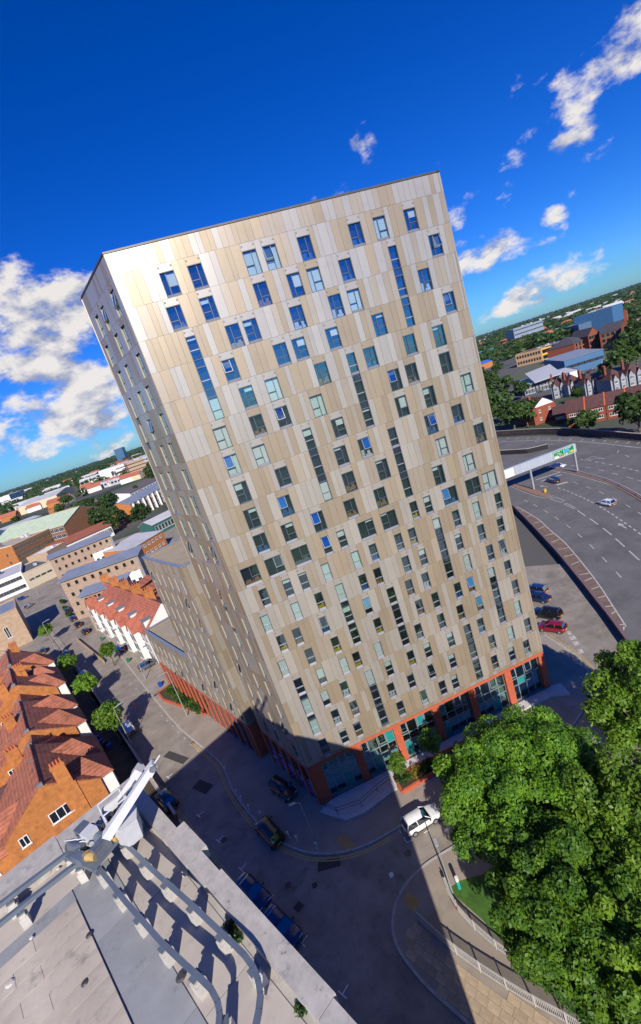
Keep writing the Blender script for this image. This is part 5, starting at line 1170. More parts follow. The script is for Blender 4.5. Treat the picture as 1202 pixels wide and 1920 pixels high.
# ================================================================ VEGETATION
import numpy as np
def leaf_mat(name, col, col2, trans=.35):
    m = bpy.data.materials.new(name); m.use_nodes = True; n, l = m.node_tree.nodes, m.node_tree.links; n.clear()
    out = n.new('ShaderNodeOutputMaterial'); d = n.new('ShaderNodeBsdfPrincipled'); t = n.new('ShaderNodeBsdfTranslucent'); mx = n.new('ShaderNodeMixShader'); mx.inputs[0].default_value = trans
    d.inputs['Roughness'].default_value = .5; d.inputs['Specular IOR Level'].default_value = .35
    tc = n.new('ShaderNodeTexCoord'); nz = n.new('ShaderNodeTexNoise'); nz.inputs['Scale'].default_value = .9; nz.inputs['Detail'].default_value = 6; l.new(tc.outputs['Object'], nz.inputs['Vector'])
    rp = n.new('ShaderNodeValToRGB'); l.new(nz.outputs['Fac'], rp.inputs[0]); rp.color_ramp.elements[0].position = .35; rp.color_ramp.elements[1].position = .68
    rp.color_ramp.elements[0].color = (*col, 1); rp.color_ramp.elements[1].color = (*col2, 1)
    oi = n.new('ShaderNodeObjectInfo'); mr = n.new('ShaderNodeMapRange'); l.new(oi.outputs['Random'], mr.inputs[0]); mr.inputs[3].default_value = .75; mr.inputs[4].default_value = 1.25
    mm = n.new('ShaderNodeMix'); mm.data_type = 'RGBA'; mm.blend_type = 'MULTIPLY'; mm.inputs[0].default_value = 1; l.new(rp.outputs[0], mm.inputs[6]); l.new(mr.outputs[0], mm.inputs[7])
    l.new(mm.outputs[2], d.inputs['Base Color']); l.new(mm.outputs[2], t.inputs['Color']); l.new(d.outputs[0], mx.inputs[1]); l.new(t.outputs[0], mx.inputs[2]); l.new(mx.outputs[0], out.inputs[0]); return m
M_LEAF = leaf_mat('maple_leaf', (.052, .145, .013), (.175, .335, .024))
M_LEAFY = leaf_mat('yellowing_leaf', (.075, .165, .014), (.22, .36, .03))
M_LEAFL = leaf_mat('lime_leaf', (.08, .18, .014), (.20, .34, .03))
M_LEAFD = leaf_mat('far_leaf', (.028, .066, .014), (.08, .14, .026))
M_BARK = mat('bark', (.14, .10, .07), .95, 0, .3, 4, .5, 20)
def crown_mesh(name, seed, R3, lobes, n, leaf, m, lobe_r=(.22, .36), flat=.0, core=.55):
    """crown of many small leaf faces gathered in uneven lobes"""
    rg = np.random.default_rng(seed)
    u = rg.normal(size=(lobes, 3)); u /= np.linalg.norm(u, axis=1)[:, None]
    rad = rg.uniform(core, .95, lobes)[:, None]; C = u * rad; C[:, 2] = np.where(C[:, 2] < -.55, -.55 + .2 * rg.random(lobes), C[:, 2])
    lr = rg.uniform(*lobe_r, lobes)
    w = lr ** 2; w /= w.sum(); idx = rg.choice(lobes, n, p=w)
    v = rg.normal(size=(n, 3)); v /= np.linalg.norm(v, axis=1)[:, None]
    v[:, 2] = np.where(v[:, 2] < -.35, -v[:, 2] * .6, v[:, 2])
    P = C[idx] + v * (lr[idx] * rg.uniform(.62, 1.05, n) ** .5)[:, None]
    P *= np.array(R3)
    nrm = v * .75 + rg.normal(size=(n, 3)) * .45 + np.array([0, 0, .35]); nrm /= np.linalg.norm(nrm, axis=1)[:, None]
    t = np.cross(nrm, rg.normal(size=(n, 3))); t /= np.linalg.norm(t, axis=1)[:, None]; b = np.cross(nrm, t)
    s = leaf * rg.uniform(.6, 1.3, n)[:, None]
    Q = np.empty((n, 4, 3)); Q[:, 0] = P - t * s; Q[:, 1] = P - b * s * .55 + nrm * s * .12; Q[:, 2] = P + t * s; Q[:, 3] = P + b * s * .55 + nrm * s * .12
    me = bpy.data.meshes.new(name); me.vertices.add(n * 4); me.vertices.foreach_set('co', Q.reshape(-1).astype(np.float32))
    me.loops.add(n * 4); me.loops.foreach_set('vertex_index', np.arange(n * 4, dtype=np.int32)); me.polygons.add(n)
    me.polygons.foreach_set('loop_start', np.arange(0, n * 4, 4, dtype=np.int32)); me.polygons.foreach_set('loop_total', np.full(n, 4, dtype=np.int32))
    me.materials.append(m); me.update(calc_edges=True); return me
def trunk_mesh(h, r0, seed, spread, top, nb=7):
    rg = random.Random(seed); m = MB(); p = Vector((0, 0, 0)); pts = [p]; 
    for k in range(4): p = p + Vector((rg.uniform(-.12, .12), rg.uniform(-.12, .12), h / 4)); pts.append(p)
    m.path(pts, [r0 * (1.25 if i == 0 else 1 - .12 * i) for i in range(5)], 10)
    for k in range(nb):
        a = 2 * math.pi * k / nb + rg.uniform(-.3, .3); st = pts[3].lerp(pts[4], rg.random()); q = st; L = rg.uniform(.6, .95)
        for j in range(3):
            q2 = q + Vector((math.cos(a) * spread * L / 3, math.sin(a) * spread * L / 3, top / 3 * rg.uniform(.6, 1.1))); m.tube(q, q2, r0 * (.5 - .13 * j), r0 * (.37 - .13 * j), 7); q = q2; a += rg.uniform(-.35, .35)
    return m.mesh('trunk', M_BARK, True)
def tree(name, label, base, crown, trunk, cz, group=None, rz=0, s=1.0, cat='tree'):
    o = thing(name, label, cat, base, rz, group); o.scale = (s, s, s)
    inst('trunk', trunk, o); inst('crown', crown, o, (0, 0, cz)); return o
# big trees at the lower right
def at(px, py, z): p = G(px, py, z); return Vector((p.x, p.y, .1))
b1 = at(992, 1490, 8.5); tree('maple_tree', 'broad dark green maple covering the pavement right of the white car', b1, crown_mesh('crown', 1, (7.7, 7.6, 5.7), 430, 140000, .135, M_LEAF, (.05, .19)), trunk_mesh(5.5, .42, 1, 5.5, 5), 8.6)
b2 = at(1075, 1705, 8.0); tree('maple_tree', 'dark green maple at the bottom edge beside the railing', b2, crown_mesh('crown', 2, (5.4, 5.3, 5.2), 320, 80000, .135, M_LEAF, (.06, .2)), trunk_mesh(5, .36, 2, 4, 5), 8.0)
b3 = at(1215, 1330, 8.0); tree('lime_tree', 'light green tree at the right edge above the service road', b3, crown_mesh('crown', 3, (5.2, 5.4, 6.2), 200, 42000, .17, M_LEAFL, (.09, .23)), trunk_mesh(5, .34, 3, 4, 5), 8.0)
b4 = at(1195, 1600, 7.5); tree('yellowing_tree', 'yellow-green tree at the right edge behind the maples', b4, crown_mesh('crown', 4, (4.2, 6.0, 6.2), 200, 42000, .16, M_LEAFY, (.09, .23)), trunk_mesh(5, .32, 4, 4, 5), 8.5)
b5 = at(1215, 1850, 7.0); tree('yellowing_tree', 'yellow-green tree in the bottom right corner', b5, crown_mesh('crown', 5, (3.6, 4.4, 5.6), 150, 30000, .15, M_LEAFY, (.09, .23)), trunk_mesh(4.5, .3, 5, 3.5, 4), 7.5)
# lollipop street trees
SC = [crown_mesh('crown', 20 + k, (1.75, 1.75, 1.9), 34, 2600, .2, M_LEAFL, (.3, .45)) for k in range(2)]; STK = trunk_mesh(2.6, .16, 9, 1.4, 1.6, 5)
for k, (x, y, s) in enumerate(((230, 1395, 1.25), (180, 1322, 1.15), (143, 1277, 1.1), (98, 1206, 1.0), (215, 1248, .95), (262, 1310, .0))):
    if s: tree('street_tree', ['round bright green street tree nearest the roof cradle', 'round street tree second up the left pavement', 'round street tree third up the left pavement', 'round street tree at the far end of the left pavement', 'round street tree in front of the white terrace'][k], G(x, y), SC[k % 2], STK, 4.4, 'round street trees', k, s)
# young trees in front of the tower entrance
YC = crown_mesh('crown', 30, (1.5, 1.5, 2.0), 26, 1900, .2, M_LEAFL, (.3, .5)); YT = trunk_mesh(2.4, .1, 12, 1.0, 1.4, 5)
tree('young_tree', 'young light green tree at the left end of the brick planter', Vector((9.6, -2.6, .5)), YC, YT, 3.9, 'young entrance trees', 0, .62)
tree('young_tree', 'young dark green tree in the middle of the brick planter', Vector((14.0, -2.5, .5)), crown_mesh('crown', 31, (1.7, 1.6, 2.0), 28, 2200, .2, M_LEAF, (.3, .5)), YT, 4.3, 'young entrance trees', 1, .68)
# planters: brick edging, soil and shrubs
M_SHR = [leaf_mat('shrub_leaf', (.05, .11, .012), (.12, .20, .02)), leaf_mat('shrub_leaf_gold', (.18, .14, .015), (.32, .24, .03)), leaf_mat('shrub_leaf_dark', (.02, .06, .01), (.05, .11, .02))]
SHM = [crown_mesh('foliage', 40 + k, (.75, .75, .6), 14, 420, .12, M_SHR[k], (.35, .55), core=.2) for k in range(3)]
M_SOIL = mat('planter_soil', (.06, .04, .025), .95)
def planter(name, label, pts, shrubs, labels, seed=0):
    o = thing(name, label, 'planter'); P = [Vector((p[0], p[1], 0)) for p in pts]
    for a, b in zip(P, P[1:] + P[:1]):
        e = b - a; MB().box(-.02, e.length - .02 if e.length > 1 else e.length, -.13, .13, .1, .62).build('brick_edging', M_BRICK, o, (a.x, a.y, 0), math.atan2(e.y, e.x))
    MB().prism([(p.x, p.y) for p in P], .1, .5).build('soil', M_SOIL, o)
    for k, (x, y, s, t) in enumerate(shrubs):
        sh_ = thing('shrub', labels[k % len(labels)], 'shrub', (x, y, .75), k * 1.3, 'shrubs in the ' + name.replace('_', ' ')); sh_.scale = (s, s, s); inst('foliage', SHM[t], sh_)
        MB().tube((0, 0, -.3), (0, 0, .15), .05, .03, 5).build('stem', M_BARK, sh_)
rp_ = random.Random(6)
planter('entrance_planter', 'long brick planter of mixed shrubs in front of the tower', [(8.9, -3.9), (21.5, -3.0), (21.5, -1.75), (8.9, -1.75)], [(9.4 + k * .95, -2.75 + rp_.uniform(-.3, .3), rp_.uniform(.8, 1.15), rp_.choice((0, 0, 1, 2, 1))) for k in range(12)], ['low shrub in the entrance planter'])
lp = LO + WD * -1.0; c0_ = WORG + WD * -1
def wpt(s, o): p = W0 + WD * s - wn * o; return (p.x, p.y)
planter('street_planter', 'triangular brick planter of green shrubs beside the low wing', [wpt(17.5, .25), wpt(33.5, .25), wpt(33.5, 2.6), wpt(30, 2.9)], [(*wpt(19.5 + k * 1.05, .6 + (.7 if k % 2 else 0) * min(1, k / 6)), rp_.uniform(.9, 1.35), rp_.choice((0, 0, 2))) for k in range(13)], ['green shrub in the street planter'])
# trees in the town: individuals
MC = [crown_mesh('crown', 50 + k, (4.6, 4.6, 4.4), 34, 1500, .62, M_LEAFD, (.26, .42)) for k in range(4)]; MT = trunk_mesh(3.2, .3, 15, 3, 3, 5)
mt = random.Random(17)
def town_tree(px, py, label, group, s=1.0, z=0):
    p = G(px, py, z); k = mt.randrange(4)
    return tree('tree', label, (p.x, p.y, 0), MC[k], MT, 6.0, group, mt.uniform(0, 6), s * mt.uniform(.85, 1.15))
for x, y, s in ((915, 772, 1.35), (940, 795, 1.5), (965, 806, 1.5), (990, 800, 1.2), (925, 735, 1.4), (950, 745, 1.3), (905, 720, 1.3), (935, 700, 1.2), (920, 802, 1.4)):
    town_tree(x, y, 'leafy dark tree in the belt beside the right edge of the tower', 'dark tree belt by the ring road', s)
for x, y, lb, s in ((1105, 813, 'round bright tree in front of the brown-roofed terrace', 1.0), (1080, 812, 'small dark conifer beside the round bright tree', .55), (1200, 815, 'tall tree at the right edge by the terrace', 1.2), (1085, 752, 'young tree between the white-fronted semis', .7), (980, 748, 'bright tree in front of the car showroom', 1.1), (1195, 690, 'large dark tree right of the showroom', 2.2), (1170, 700, 'dark tree behind the white-fronted semis', 1.7), (1135, 708, 'small dark tree beside the showroom cars', .9), (1196, 645, 'dark spreading tree below the college', 1.8), (1180, 665, 'dark tree at the college car park', 1.6)):
    town_tree(x, y, lb, 'trees around the ring road houses', s)
for x, y, s in ((165, 985, 1.5), (185, 978, 1.6), (205, 968, 1.5), (225, 990, 1.3), (195, 992, 1.4), (175, 965, 1.5), (160, 972, 1.4), (213, 955, 1.3), (150, 985, 1.2)):
    town_tree(x, y, 'bushy green tree in the clump between depot and brick flats', 'tree clump by the brick flats', s)
for x, y, lb, s in ((272, 985, 'round tree in front of the balcony flats', 1.3), (215, 1000, 'tree at the right end of the red-roofed block', 1.1), (15, 975, 'dark tree left of the blue shed', 1.5), (35, 985, 'dark tree in front of the blue shed', 1.2), (118, 965, 'tree beside the brick lodge', 1.3), (130, 950, 'bright tree right of the pale shed', 1.6), (260, 935, 'small tree behind the balcony flats', 1.4), (290, 905, 'tree at the edge of the tower left side', 1.8)):
    town_tree(x, y, lb, 'single trees across the left town', s)
# hedge beside the far cars
for x, y, k in ((118, 1130, 0), (124, 1143, 1), (130, 1155, 2)):
    p = G(x, y); o = thing('hedge', ['clipped green hedge by the far parked cars', 'middle clipped hedge by the far parked cars', 'near clipped hedge by the far parked cars'][k], 'hedge', (p.x, p.y, .6), R_(115), 'hedges by the far parked cars'); o.scale = (4.2, 1.8, 2.4); inst('foliage', SHM[0], o); MB().tube((0, 0, -.3), (0, 0, .1), .04, n=5).build('stem', M_BARK, o)
# far woods: one mass of clumps to the horizon
def far_woods():
    rg = np.random.default_rng(3); clumps = []
    base = crown_mesh('clump', 77, (1, 1, .8), 16, 90, .30, M_LEAFD, (.35, .55))
    nv = len(base.vertices); co = np.empty(nv * 3, np.float32); base.vertices.foreach_get('co', co); co = co.reshape(-1, 3)
    pts = []
    while len(pts) < 3600:
        left = rg.random() < .5
        x = rg.uniform(-40, 320) if left else rg.uniform(860, 1240)
        hz = 922 - .3287 * x; dy = 4.2 + 62 * rg.random() ** 1.9
        p = G(x, hz + dy); d_ = math.hypot(p.x, p.y)
        # leave streets and roofs free: woods gather in patches
        if math.sin(p.x * .011 + 1.3) + math.sin(p.y * .008 + p.x * .004) + rg.normal() * .6 < (.35 if d_ < 900 else -.5): continue
        pts.append((p.x, p.y, d_))
    V = []
    for (x, y, d_) in pts:
        s = rg.uniform(5, 8.5) * (1 + min(1.2, d_ / 3500)); a = rg.uniform(0, 6.28); c, sn = math.cos(a), math.sin(a)
        q = co.copy(); q[:, 0], q[:, 1] = co[:, 0] * c - co[:, 1] * sn, co[:, 0] * sn + co[:, 1] * c
        q = q * np.array([s * 1.25, s * 1.25, s]) + np.array([x, y, s * .62]); V.append(q)
    V = np.concatenate(V).astype(np.float32); n = len(V) // 4
    me = bpy.data.meshes.new('far_woods'); me.vertices.add(len(V)); me.vertices.foreach_set('co', V.reshape(-1)); me.loops.add(n * 4); me.loops.foreach_set('vertex_index', np.arange(n * 4, dtype=np.int32)); me.polygons.add(n)
    me.polygons.foreach_set('loop_start', np.arange(0, n * 4, 4, dtype=np.int32)); me.polygons.foreach_set('loop_total', np.full(n, 4, dtype=np.int32)); me.materials.append(M_LEAFD); me.update(calc_edges=True)
    inst('far_woods', me, kind='stuff', label='dark belts of woodland stretching to the horizon', category='woods')
far_woods()
# ================================================================ VEHICLES
M_TYRE = mat('tyre_rubber', (.018, .018, .019), .85, 0, .1, 5); M_RIM = mat('alloy_rim', (.45, .46, .48), .35, .7, .05, 5)
M_CGL = glass('car_glass', (.75, .9, 1.0), .22, dark=(.012, .015, .02)); M_LAMP = mat('headlamp', (.75, .78, .8), .15, 0, .05, 5); M_TAIL = mat('tail_lamp', (.42, .01, .01), .25, 0, .1, 5)
M_TRIM = mat('black_trim', (.02, .02, .022), .5); M_PLATE = mat('number_plate', (.62, .50, .06), .6); M_PLATW = mat('front_plate', (.7, .7, .68), .6)
def paint(name, col, metal=.25):
    m = mat('car_paint_' + name, col, .28, metal, .03, 2); b = m.node_tree.nodes['Principled BSDF']; b.inputs['Coat Weight'].default_value = .8; b.inputs['Coat Roughness'].default_value = .06; return m
PAINT = dict(black=paint('black', (.012, .012, .014)), navy=paint('navy', (.013, .03, .10)), blue=paint('blue', (.015, .045, .17)), red=paint('red', (.30, .012, .03)), white=paint('white', (.74, .74, .73), 0), silver=paint('silver', (.42, .43, .45), .6), grey=paint('grey', (.12, .13, .14), .4), teal=paint('teal', (.03, .14, .16)), purple=paint('purple', (.10, .02, .09)))
KIND = dict(hatch=dict(L=4.05, W=.88, wz=.92, h=1.48, hood=.98, c0=-1.95, c1=.95, r0=-1.62, r1=.28), suv=dict(L=4.5, W=.93, wz=1.05, h=1.70, hood=1.12, c0=-2.15, c1=1.05, r0=-1.85, r1=.35), saloon=dict(L=4.6, W=.90, wz=.93, h=1.44, hood=.96, c0=-1.65, c1=1.05, r0=-.95, r1=.25), van=dict(L=4.9, W=.97, wz=1.15, h=1.95, hood=1.2, c0=-2.4, c1=1.5, r0=-2.3, r1=.9))
CARM = {}
def car_meshes(kind):
    if kind in CARM: return CARM[kind]
    k = KIND[kind]; L, W, wz = k['L'], k['W'], k['wz']; h2 = L / 2
    # lower body: rings along the length
    st = [(-h2, .80, .42, wz * .86), (-h2 + .12, .93, .30, wz * .96), (-h2 + .6, 1.0, .24, wz), (-.6, 1.0, .22, wz * 1.0), (.5, 1.0, .22, wz), (1.05, 1.0, .22, wz * .985), (h2 - .55, .98, .24, k['hood'] * .86), (h2 - .14, .90, .28, k['hood'] * .74), (h2, .72, .36, k['hood'] * .60)]
    b = MB(); ring = 10
    for x, ws, zb, zt in st:
        w = W * ws
        pts = [(-w * .86, zb), (-w, zb + .14), (-w * 1.01, (zb + zt) * .52), (-w * .95, zt - .05), (-w * .78, zt), (w * .78, zt), (w * .95, zt - .05), (w * 1.01, (zb + zt) * .52), (w, zb + .14), (w * .86, zb)]
        b.v += [(x, y, z) for y, z in pts]
    for i in range(len(st) - 1):
        for j in range(ring):
            a = i * ring + j; c = i * ring + (j + 1) % ring; b.f.append((a, c, c + ring, a + ring)); b.m.append(0)
    b.f.append(tuple(range(ring))); b.f.append(tuple(reversed(range((len(st) - 1) * ring, len(st) * ring)))); b.m += [0, 0]
    # roof skin and pillars
    zr = k['h']; rw = W * .70; cw = W * .90; z0 = wz - .03
    B4 = [(k['c0'], cw), (k['c1'], cw)]; 
    roof = MB(); n = 5; xs = [k['r0'] + (k['r1'] - k['r0']) * i / n for i in range(n + 1)]
    for i, x in enumerate(xs):
        cr = .05 * math.sin(math.pi * (i + .6) / (n + 1.2)); roof.v += [(x, -rw, zr - .06), (x, -rw * .8, zr + cr), (x, rw * .8, zr + cr), (x, rw, zr - .06)]
    for i in range(n):
        for j in range(3): a = i * 4 + j; roof.f.append((a, a + 1, a + 5, a + 4)[::-1]); roof.m.append(0)
    for s in (-1, 1):
        for xa, xb in ((k['c1'], k['r1']), (k['c0'], k['r0']), ((k['c0'] + k['c1']) / 2 - .1, (k['r0'] + k['r1']) / 2)):
            roof.tube((xa, s * cw * .985, z0), (xb, s * rw * 1.0, zr - .05), .05, n=5)
    g = MB()
    a, c = (k['c0'], -cw, z0), (k['c1'], -cw, z0); d_, e_ = (k['r0'], -rw, zr - .065), (k['r1'], -rw, zr - .065)
    m_ = lambda p: (p[0], -p[1], p[2])
    side = MB().face([a, c, e_, d_]).face([m_(d_), m_(e_), m_(c), m_(a)])
    scr = MB().face([c, m_(c), m_(e_), e_]); rear = MB().face([m_(a), a, d_, m_(d_)])
    wr = .33 if kind != 'suv' else .37; xw = (h2 - .82, -h2 + .78)
    ty = MB().tube((0, -.11, 0), (0, .11, 0), wr, n=18); rm = MB().tube((0, -.118, 0), (0, .118, 0), wr * .62, n=12)
    arch = MB()
    for x in xw:
        for s in (-1, 1): arch.tube((x, s * (W * .80), wr), (x, s * (W * 1.004), wr), wr + .06, n=18)
    CARM[kind] = dict(body=b, roof=roof, side=side.mesh('side_glass', M_CGL), screen=scr.mesh('windscreen', M_CGL), rear=rear.mesh('rear_glass', M_CGL), tyre=ty.mesh('wheel', M_TYRE, False), rim=rm.mesh('rim', M_RIM), arch=arch, wr=wr, xw=xw, k=k, col={}, head=MB().box(-.05, .05, -.2, .2, -.07, .07).mesh('headlight', M_LAMP), tail=MB().box(-.05, .05, -.14, .14, -.13, .13).mesh('tail_light', M_TAIL),
        sill=MB().box(-h2 + .3, h2 - .3, -W * .96, W * .96, .2, .3).mesh('sill', M_TRIM), plate=MB().box(-.02, .02, -.26, .26, -.06, .06).mesh('number_plate', M_PLATE), mirror=MB().box(-.08, .08, -.1, .1, -.06, .08).mesh('mirror', M_TRIM))
    return CARM[kind]
def car(kind, colr, label, pos, ang, group=None, z=0.0):
    c = car_meshes(kind); k = c['k']; h2 = k['L'] / 2; W = k['W']
    if colr not in c['col']: c['col'][colr] = (c['body'].mesh('body', PAINT[colr], True), c['roof'].mesh('roof', PAINT[colr], True))
    bm, rm = c['col'][colr]; o = thing('car', label, 'car', (pos[0], pos[1], z), ang, group)
    inst('body', bm, o); inst('roof', rm, o); inst('side_windows', c['side'], o); inst('windscreen', c['screen'], o); inst('rear_window', c['rear'], o); inst('sill', c['sill'], o)
    for x in c['xw']:
        for s in (-1, 1): w = inst('wheel', c['tyre'], o, (x, s * W * .92, c['wr'])); inst('rim', c['rim'], w)
    for s in (-1, 1):
        inst('headlight', c['head'], o, (h2 - .1, s * W * .6, k['hood'] * .62)); inst('tail_light', c['tail'], o, (-h2 + .04, s * W * .74, k['wz'] * .78)); inst('mirror', c['mirror'], o, (k['c1'] - .25, s * (W + .08), k['wz'] + .08))
    inst('number_plate', c['plate'], o, (-h2 - .01, 0, k['wz'] * .55)); return o
def carp(kind, colr, label, px, py, ang, group=None, z=0): p = G(px, py, .5); return car(kind, colr, label, p, R_(ang), group, z)
# (azimuth of the bonnet, degrees)
carp('suv', 'black', 'black off-roader standing at the kerb in the building shadow', 505, 1560, 113)
carp('hatch', 'black', 'black hatchback parked on the pavement beside the tower', 531, 1481, -62, z=.12)
carp('saloon', 'navy', 'dark blue saloon parked below the near parapet, upper one', 474, 1672, -60, 'cars parked below the near parapet')
carp('saloon', 'navy', 'dark blue saloon parked below the near parapet, lower one', 528, 1737, -60, 'cars parked below the near parapet')
carp('hatch', 'white', 'white hatchback half hidden by the maple', 789, 1537, 4)
SV = 'cars parked on the service road'
carp('hatch', 'red', 'red hatchback at the near end of the service road row', 1035, 1176, 122, SV); carp('suv', 'black', 'black estate beside the red hatchback', 1026, 1151, 118, SV)
carp('saloon', 'navy', 'dark blue car third in the service road row', 1006, 1120, 114, SV); carp('hatch', 'blue', 'blue-black car farthest in the service road row', 1004, 1105, 114, SV)
carp('hatch', 'white', 'white car with dark roof driving along the ring road', 1138, 943, 88); carp('suv', 'navy', 'dark blue car on the ring road beside the gantry', 1037, 901, 80); carp('saloon', 'white', 'white saloon on the ring road beneath the gantry sign', 1046, 874, -70)
# left street
LK = 'cars along the left street'
for kind, c, lb, x, y, a in (('hatch', 'black', 'black hatchback driving up the middle of the left street', 160, 1184, 115), ('saloon', 'black', 'black saloon parked third from the hedge', 146, 1171, 115), ('hatch', 'navy', 'dark car parked second from the hedge', 137, 1160, 115), ('suv', 'black', 'dark car parked nearest the hedge', 128, 1146, 115),
    ('suv', 'grey', 'charcoal car on the forecourt of the white terrace', 279, 1246, 20), ('hatch', 'red', 'red car beside the street tree at the white terrace', 238, 1212, 40), ('hatch', 'silver', 'silver car parked behind the third round tree', 158, 1265, 118), ('suv', 'white', 'white car parked behind the nearest round tree', 240, 1366, 112),
    ('hatch', 'blue', 'bright blue car at the far shop front', 42, 1122, 30), ('hatch', 'teal', 'teal car in the villa shadow', 79, 1221, 115), ('hatch', 'black', 'dark car in the villa shadow below the teal one', 88, 1247, 115), ('suv', 'grey', 'grey car in the villa shadow beside the second villa', 105, 1283, 115), ('saloon', 'black', 'black car in the villa shadow beside the purple bins', 132, 1322, 115),
    ('hatch', 'navy', 'navy car in shade near the far end of the left pavement', 124, 1226, 115), ('hatch', 'silver', 'pale car in the far junction shadow', 55, 1136, 70), ('saloon', 'black', 'black car beneath the near roof corner', 312, 1500, 118)):
    carp(kind, c, lb, x, y, a, LK)
# cars at the showroom
for k, (x, y, c) in enumerate(((1022, 728, 'white'), (1030, 724, 'navy'), (1012, 733, 'silver'), (1094, 702, 'white'), (1104, 697, 'red'), (1113, 692, 'silver'), (1122, 687, 'blue'), (1118, 700, 'grey'), (1130, 682, 'white'), (1140, 672, 'red'), (1150, 668, 'silver'), (1133, 676, 'navy'))):
    carp('hatch' if k % 2 else 'saloon', c, ['white car left of the showroom entrance', 'navy car at the showroom entrance', 'silver car at the far left of the showroom', 'white car right of the showroom portal', 'red car right of the showroom portal', 'silver car beside the blue workshop', 'blue car beside the blue workshop', 'grey car behind the semis', 'white car at the end of the blue workshop', 'red car in the college car park', 'silver car in the college car park', 'navy car between workshop and college'][k], x, y, 30 + 40 * (k % 3), 'cars around the showroom')
# ================================================================ STREET FURNITURE
M_GALV = mat('galvanised_steel', (.40, .41, .43), .5, .4, .1, 3); M_LENS = mat('lamp_lens', (.7, .72, .75), .2)
def lamp_post(px, py, h, label, arm=1.2, az=0, group='street lamps'):
    p = G(px, py); o = thing('street_lamp', label, 'street lamp', (p.x, p.y, .0), R_(az), group)
    MB().tube((0, 0, 0), (0, 0, 1.3), .10, .09, 10).build('base', M_GALV, o); MB().tube((0, 0, 1.3), (0, 0, h), .075, .05, 8).build('post', M_GALV, o)
    MB().tube((0, 0, h - .03), (arm, 0, h + .12), .04, n=6).build('arm', M_GALV, o)
    hd = MB().box(arm - .05, arm + .65, -.14, .14, h + .07, h + .2).build('lamp_head', M_GALV, o); MB().box(arm + .05, arm + .6, -.11, .11, h + .05, h + .069).build('lens', M_LENS, hd)
lamp_post(352, 1344, 9.2, 'slim lamp post on the pavement beside the street planter', 1.0, 200)
lamp_post(274, 1275, 9.0, 'slim lamp post beside the charcoal forecourt car', 1.0, 200)
lamp_post(107, 1221, 9.0, 'tall lamp post left of the street trees', 1.2, 20)
lamp_post(72, 1116, 9.0, 'lamp post at the far junction', 1.0, 60)
lamp_post(248, 1398, 7.5, 'lamp post beside the white parked car', .9, 20)
lamp_post(590, 1574, 5.2, 'short lamp post with white lantern on the tower pavement', .5, 170)
lamp_post(849, 1676, 5.0, 'lamp post on the grass corner by the maple', .5, 80)
lamp_post(225, 1228, 8.0, 'lamp post beside the red car at the terrace', .9, 200)
# sign pole with teal sleeve at the grass corner
p = G(853, 1672); o = thing('post_box_pole', 'teal and white sleeve around the post on the grass corner', 'post', (p.x + .5, p.y, .13)); MB().tube((0, 0, 0), (0, 0, .9), .16, n=12).build('sleeve', mat('teal_plastic', (.02, .36, .36), .5), o); MB().tube((0, 0, .9), (0, 0, 1.3), .165, n=12).build('collar', M_WHITE, o)
# bollards along the curved kerb
for k, (x, y) in enumerate(((447, 1492), (455, 1503), (470, 1520), (492, 1533), (543, 1571), (559, 1579), (596, 1592), (425, 1446))):
    p = G(x, y, .12); o = thing('bollard', 'pale round bollard on the curved tower pavement', 'bollard', (p.x, p.y, .12), 0, 'bollards along the tower kerb'); MB().tube((0, 0, 0), (0, 0, .85), .11, .10, 10).build('shaft', M_CONC, o); MB().tube((0, 0, .85), (0, 0, .95), .13, .08, 10).build('cap', M_WHITE, o)
# wheelie bins
BINC = [mat('bin_blue', (.01, .06, .38), .45), mat('bin_purple', (.10, .02, .12), .45), mat('bin_green', (.02, .16, .08), .45), mat('bin_black', (.015, .015, .017), .45)]
BINL = ['blue', 'purple', 'green', 'black']
def wbin(px, py, c, place, az=0):
    p = G(px, py); o = thing('wheelie_bin', BINL[c] + ' wheelie bin ' + place, 'bin', (p.x, p.y, 0), R_(az), 'wheelie bins')
    m = MB(); a = [(-.24, -.27, 0), (.24, -.27, 0), (.24, .22, 0), (-.24, .22, 0)]; b = [(-.3, -.37, .98), (.3, -.37, .98), (.3, .3, .98), (-.3, .3, .98)]
    for i in range(4): j = (i + 1) % 4; m.face([a[i], a[j], b[j], b[i]])
    m.face(a[::-1]); m.build('body', BINC[c], o); MB().box(-.33, .33, -.4, .33, .985, 1.07).build('lid', BINC[c], o); MB().tube((-.28, .28, .12), (.28, .28, .12), .12, n=10).build('wheel', M_TYRE, o)
for k, (x, y, c) in enumerate(((139, 1318, 1), (143, 1325, 2), (147, 1332, 1), (151, 1340, 0), (155, 1347, 0), (161, 1362, 0), (166, 1369, 0), (185, 1390, 0), (192, 1397, 0), (200, 1400, 3), (208, 1405, 0))):
    wbin(x, y, c, ['by the third villa gate', 'between two purple bins', 'below the green bin', 'at the second villa wall, upper', 'at the second villa wall, lower', 'in the second villa yard, upper', 'in the second villa yard, lower', 'left of the nearest round tree', 'beneath the nearest round tree', 'beside the nearest round tree trunk', 'right of the nearest round tree trunk'][k], 115)
for k, (x, y, c) in enumerate(((192, 1201, 2), (218, 1222, 2), (242, 1242, 2), (223, 1217, 0), (302, 1288, 0))): wbin(x, y, c, ['at the far drive of the white terrace', 'below the terrace street tree', 'alone on the terrace pavement', 'behind the terrace street tree', 'beside the street planter end'][k], 25)
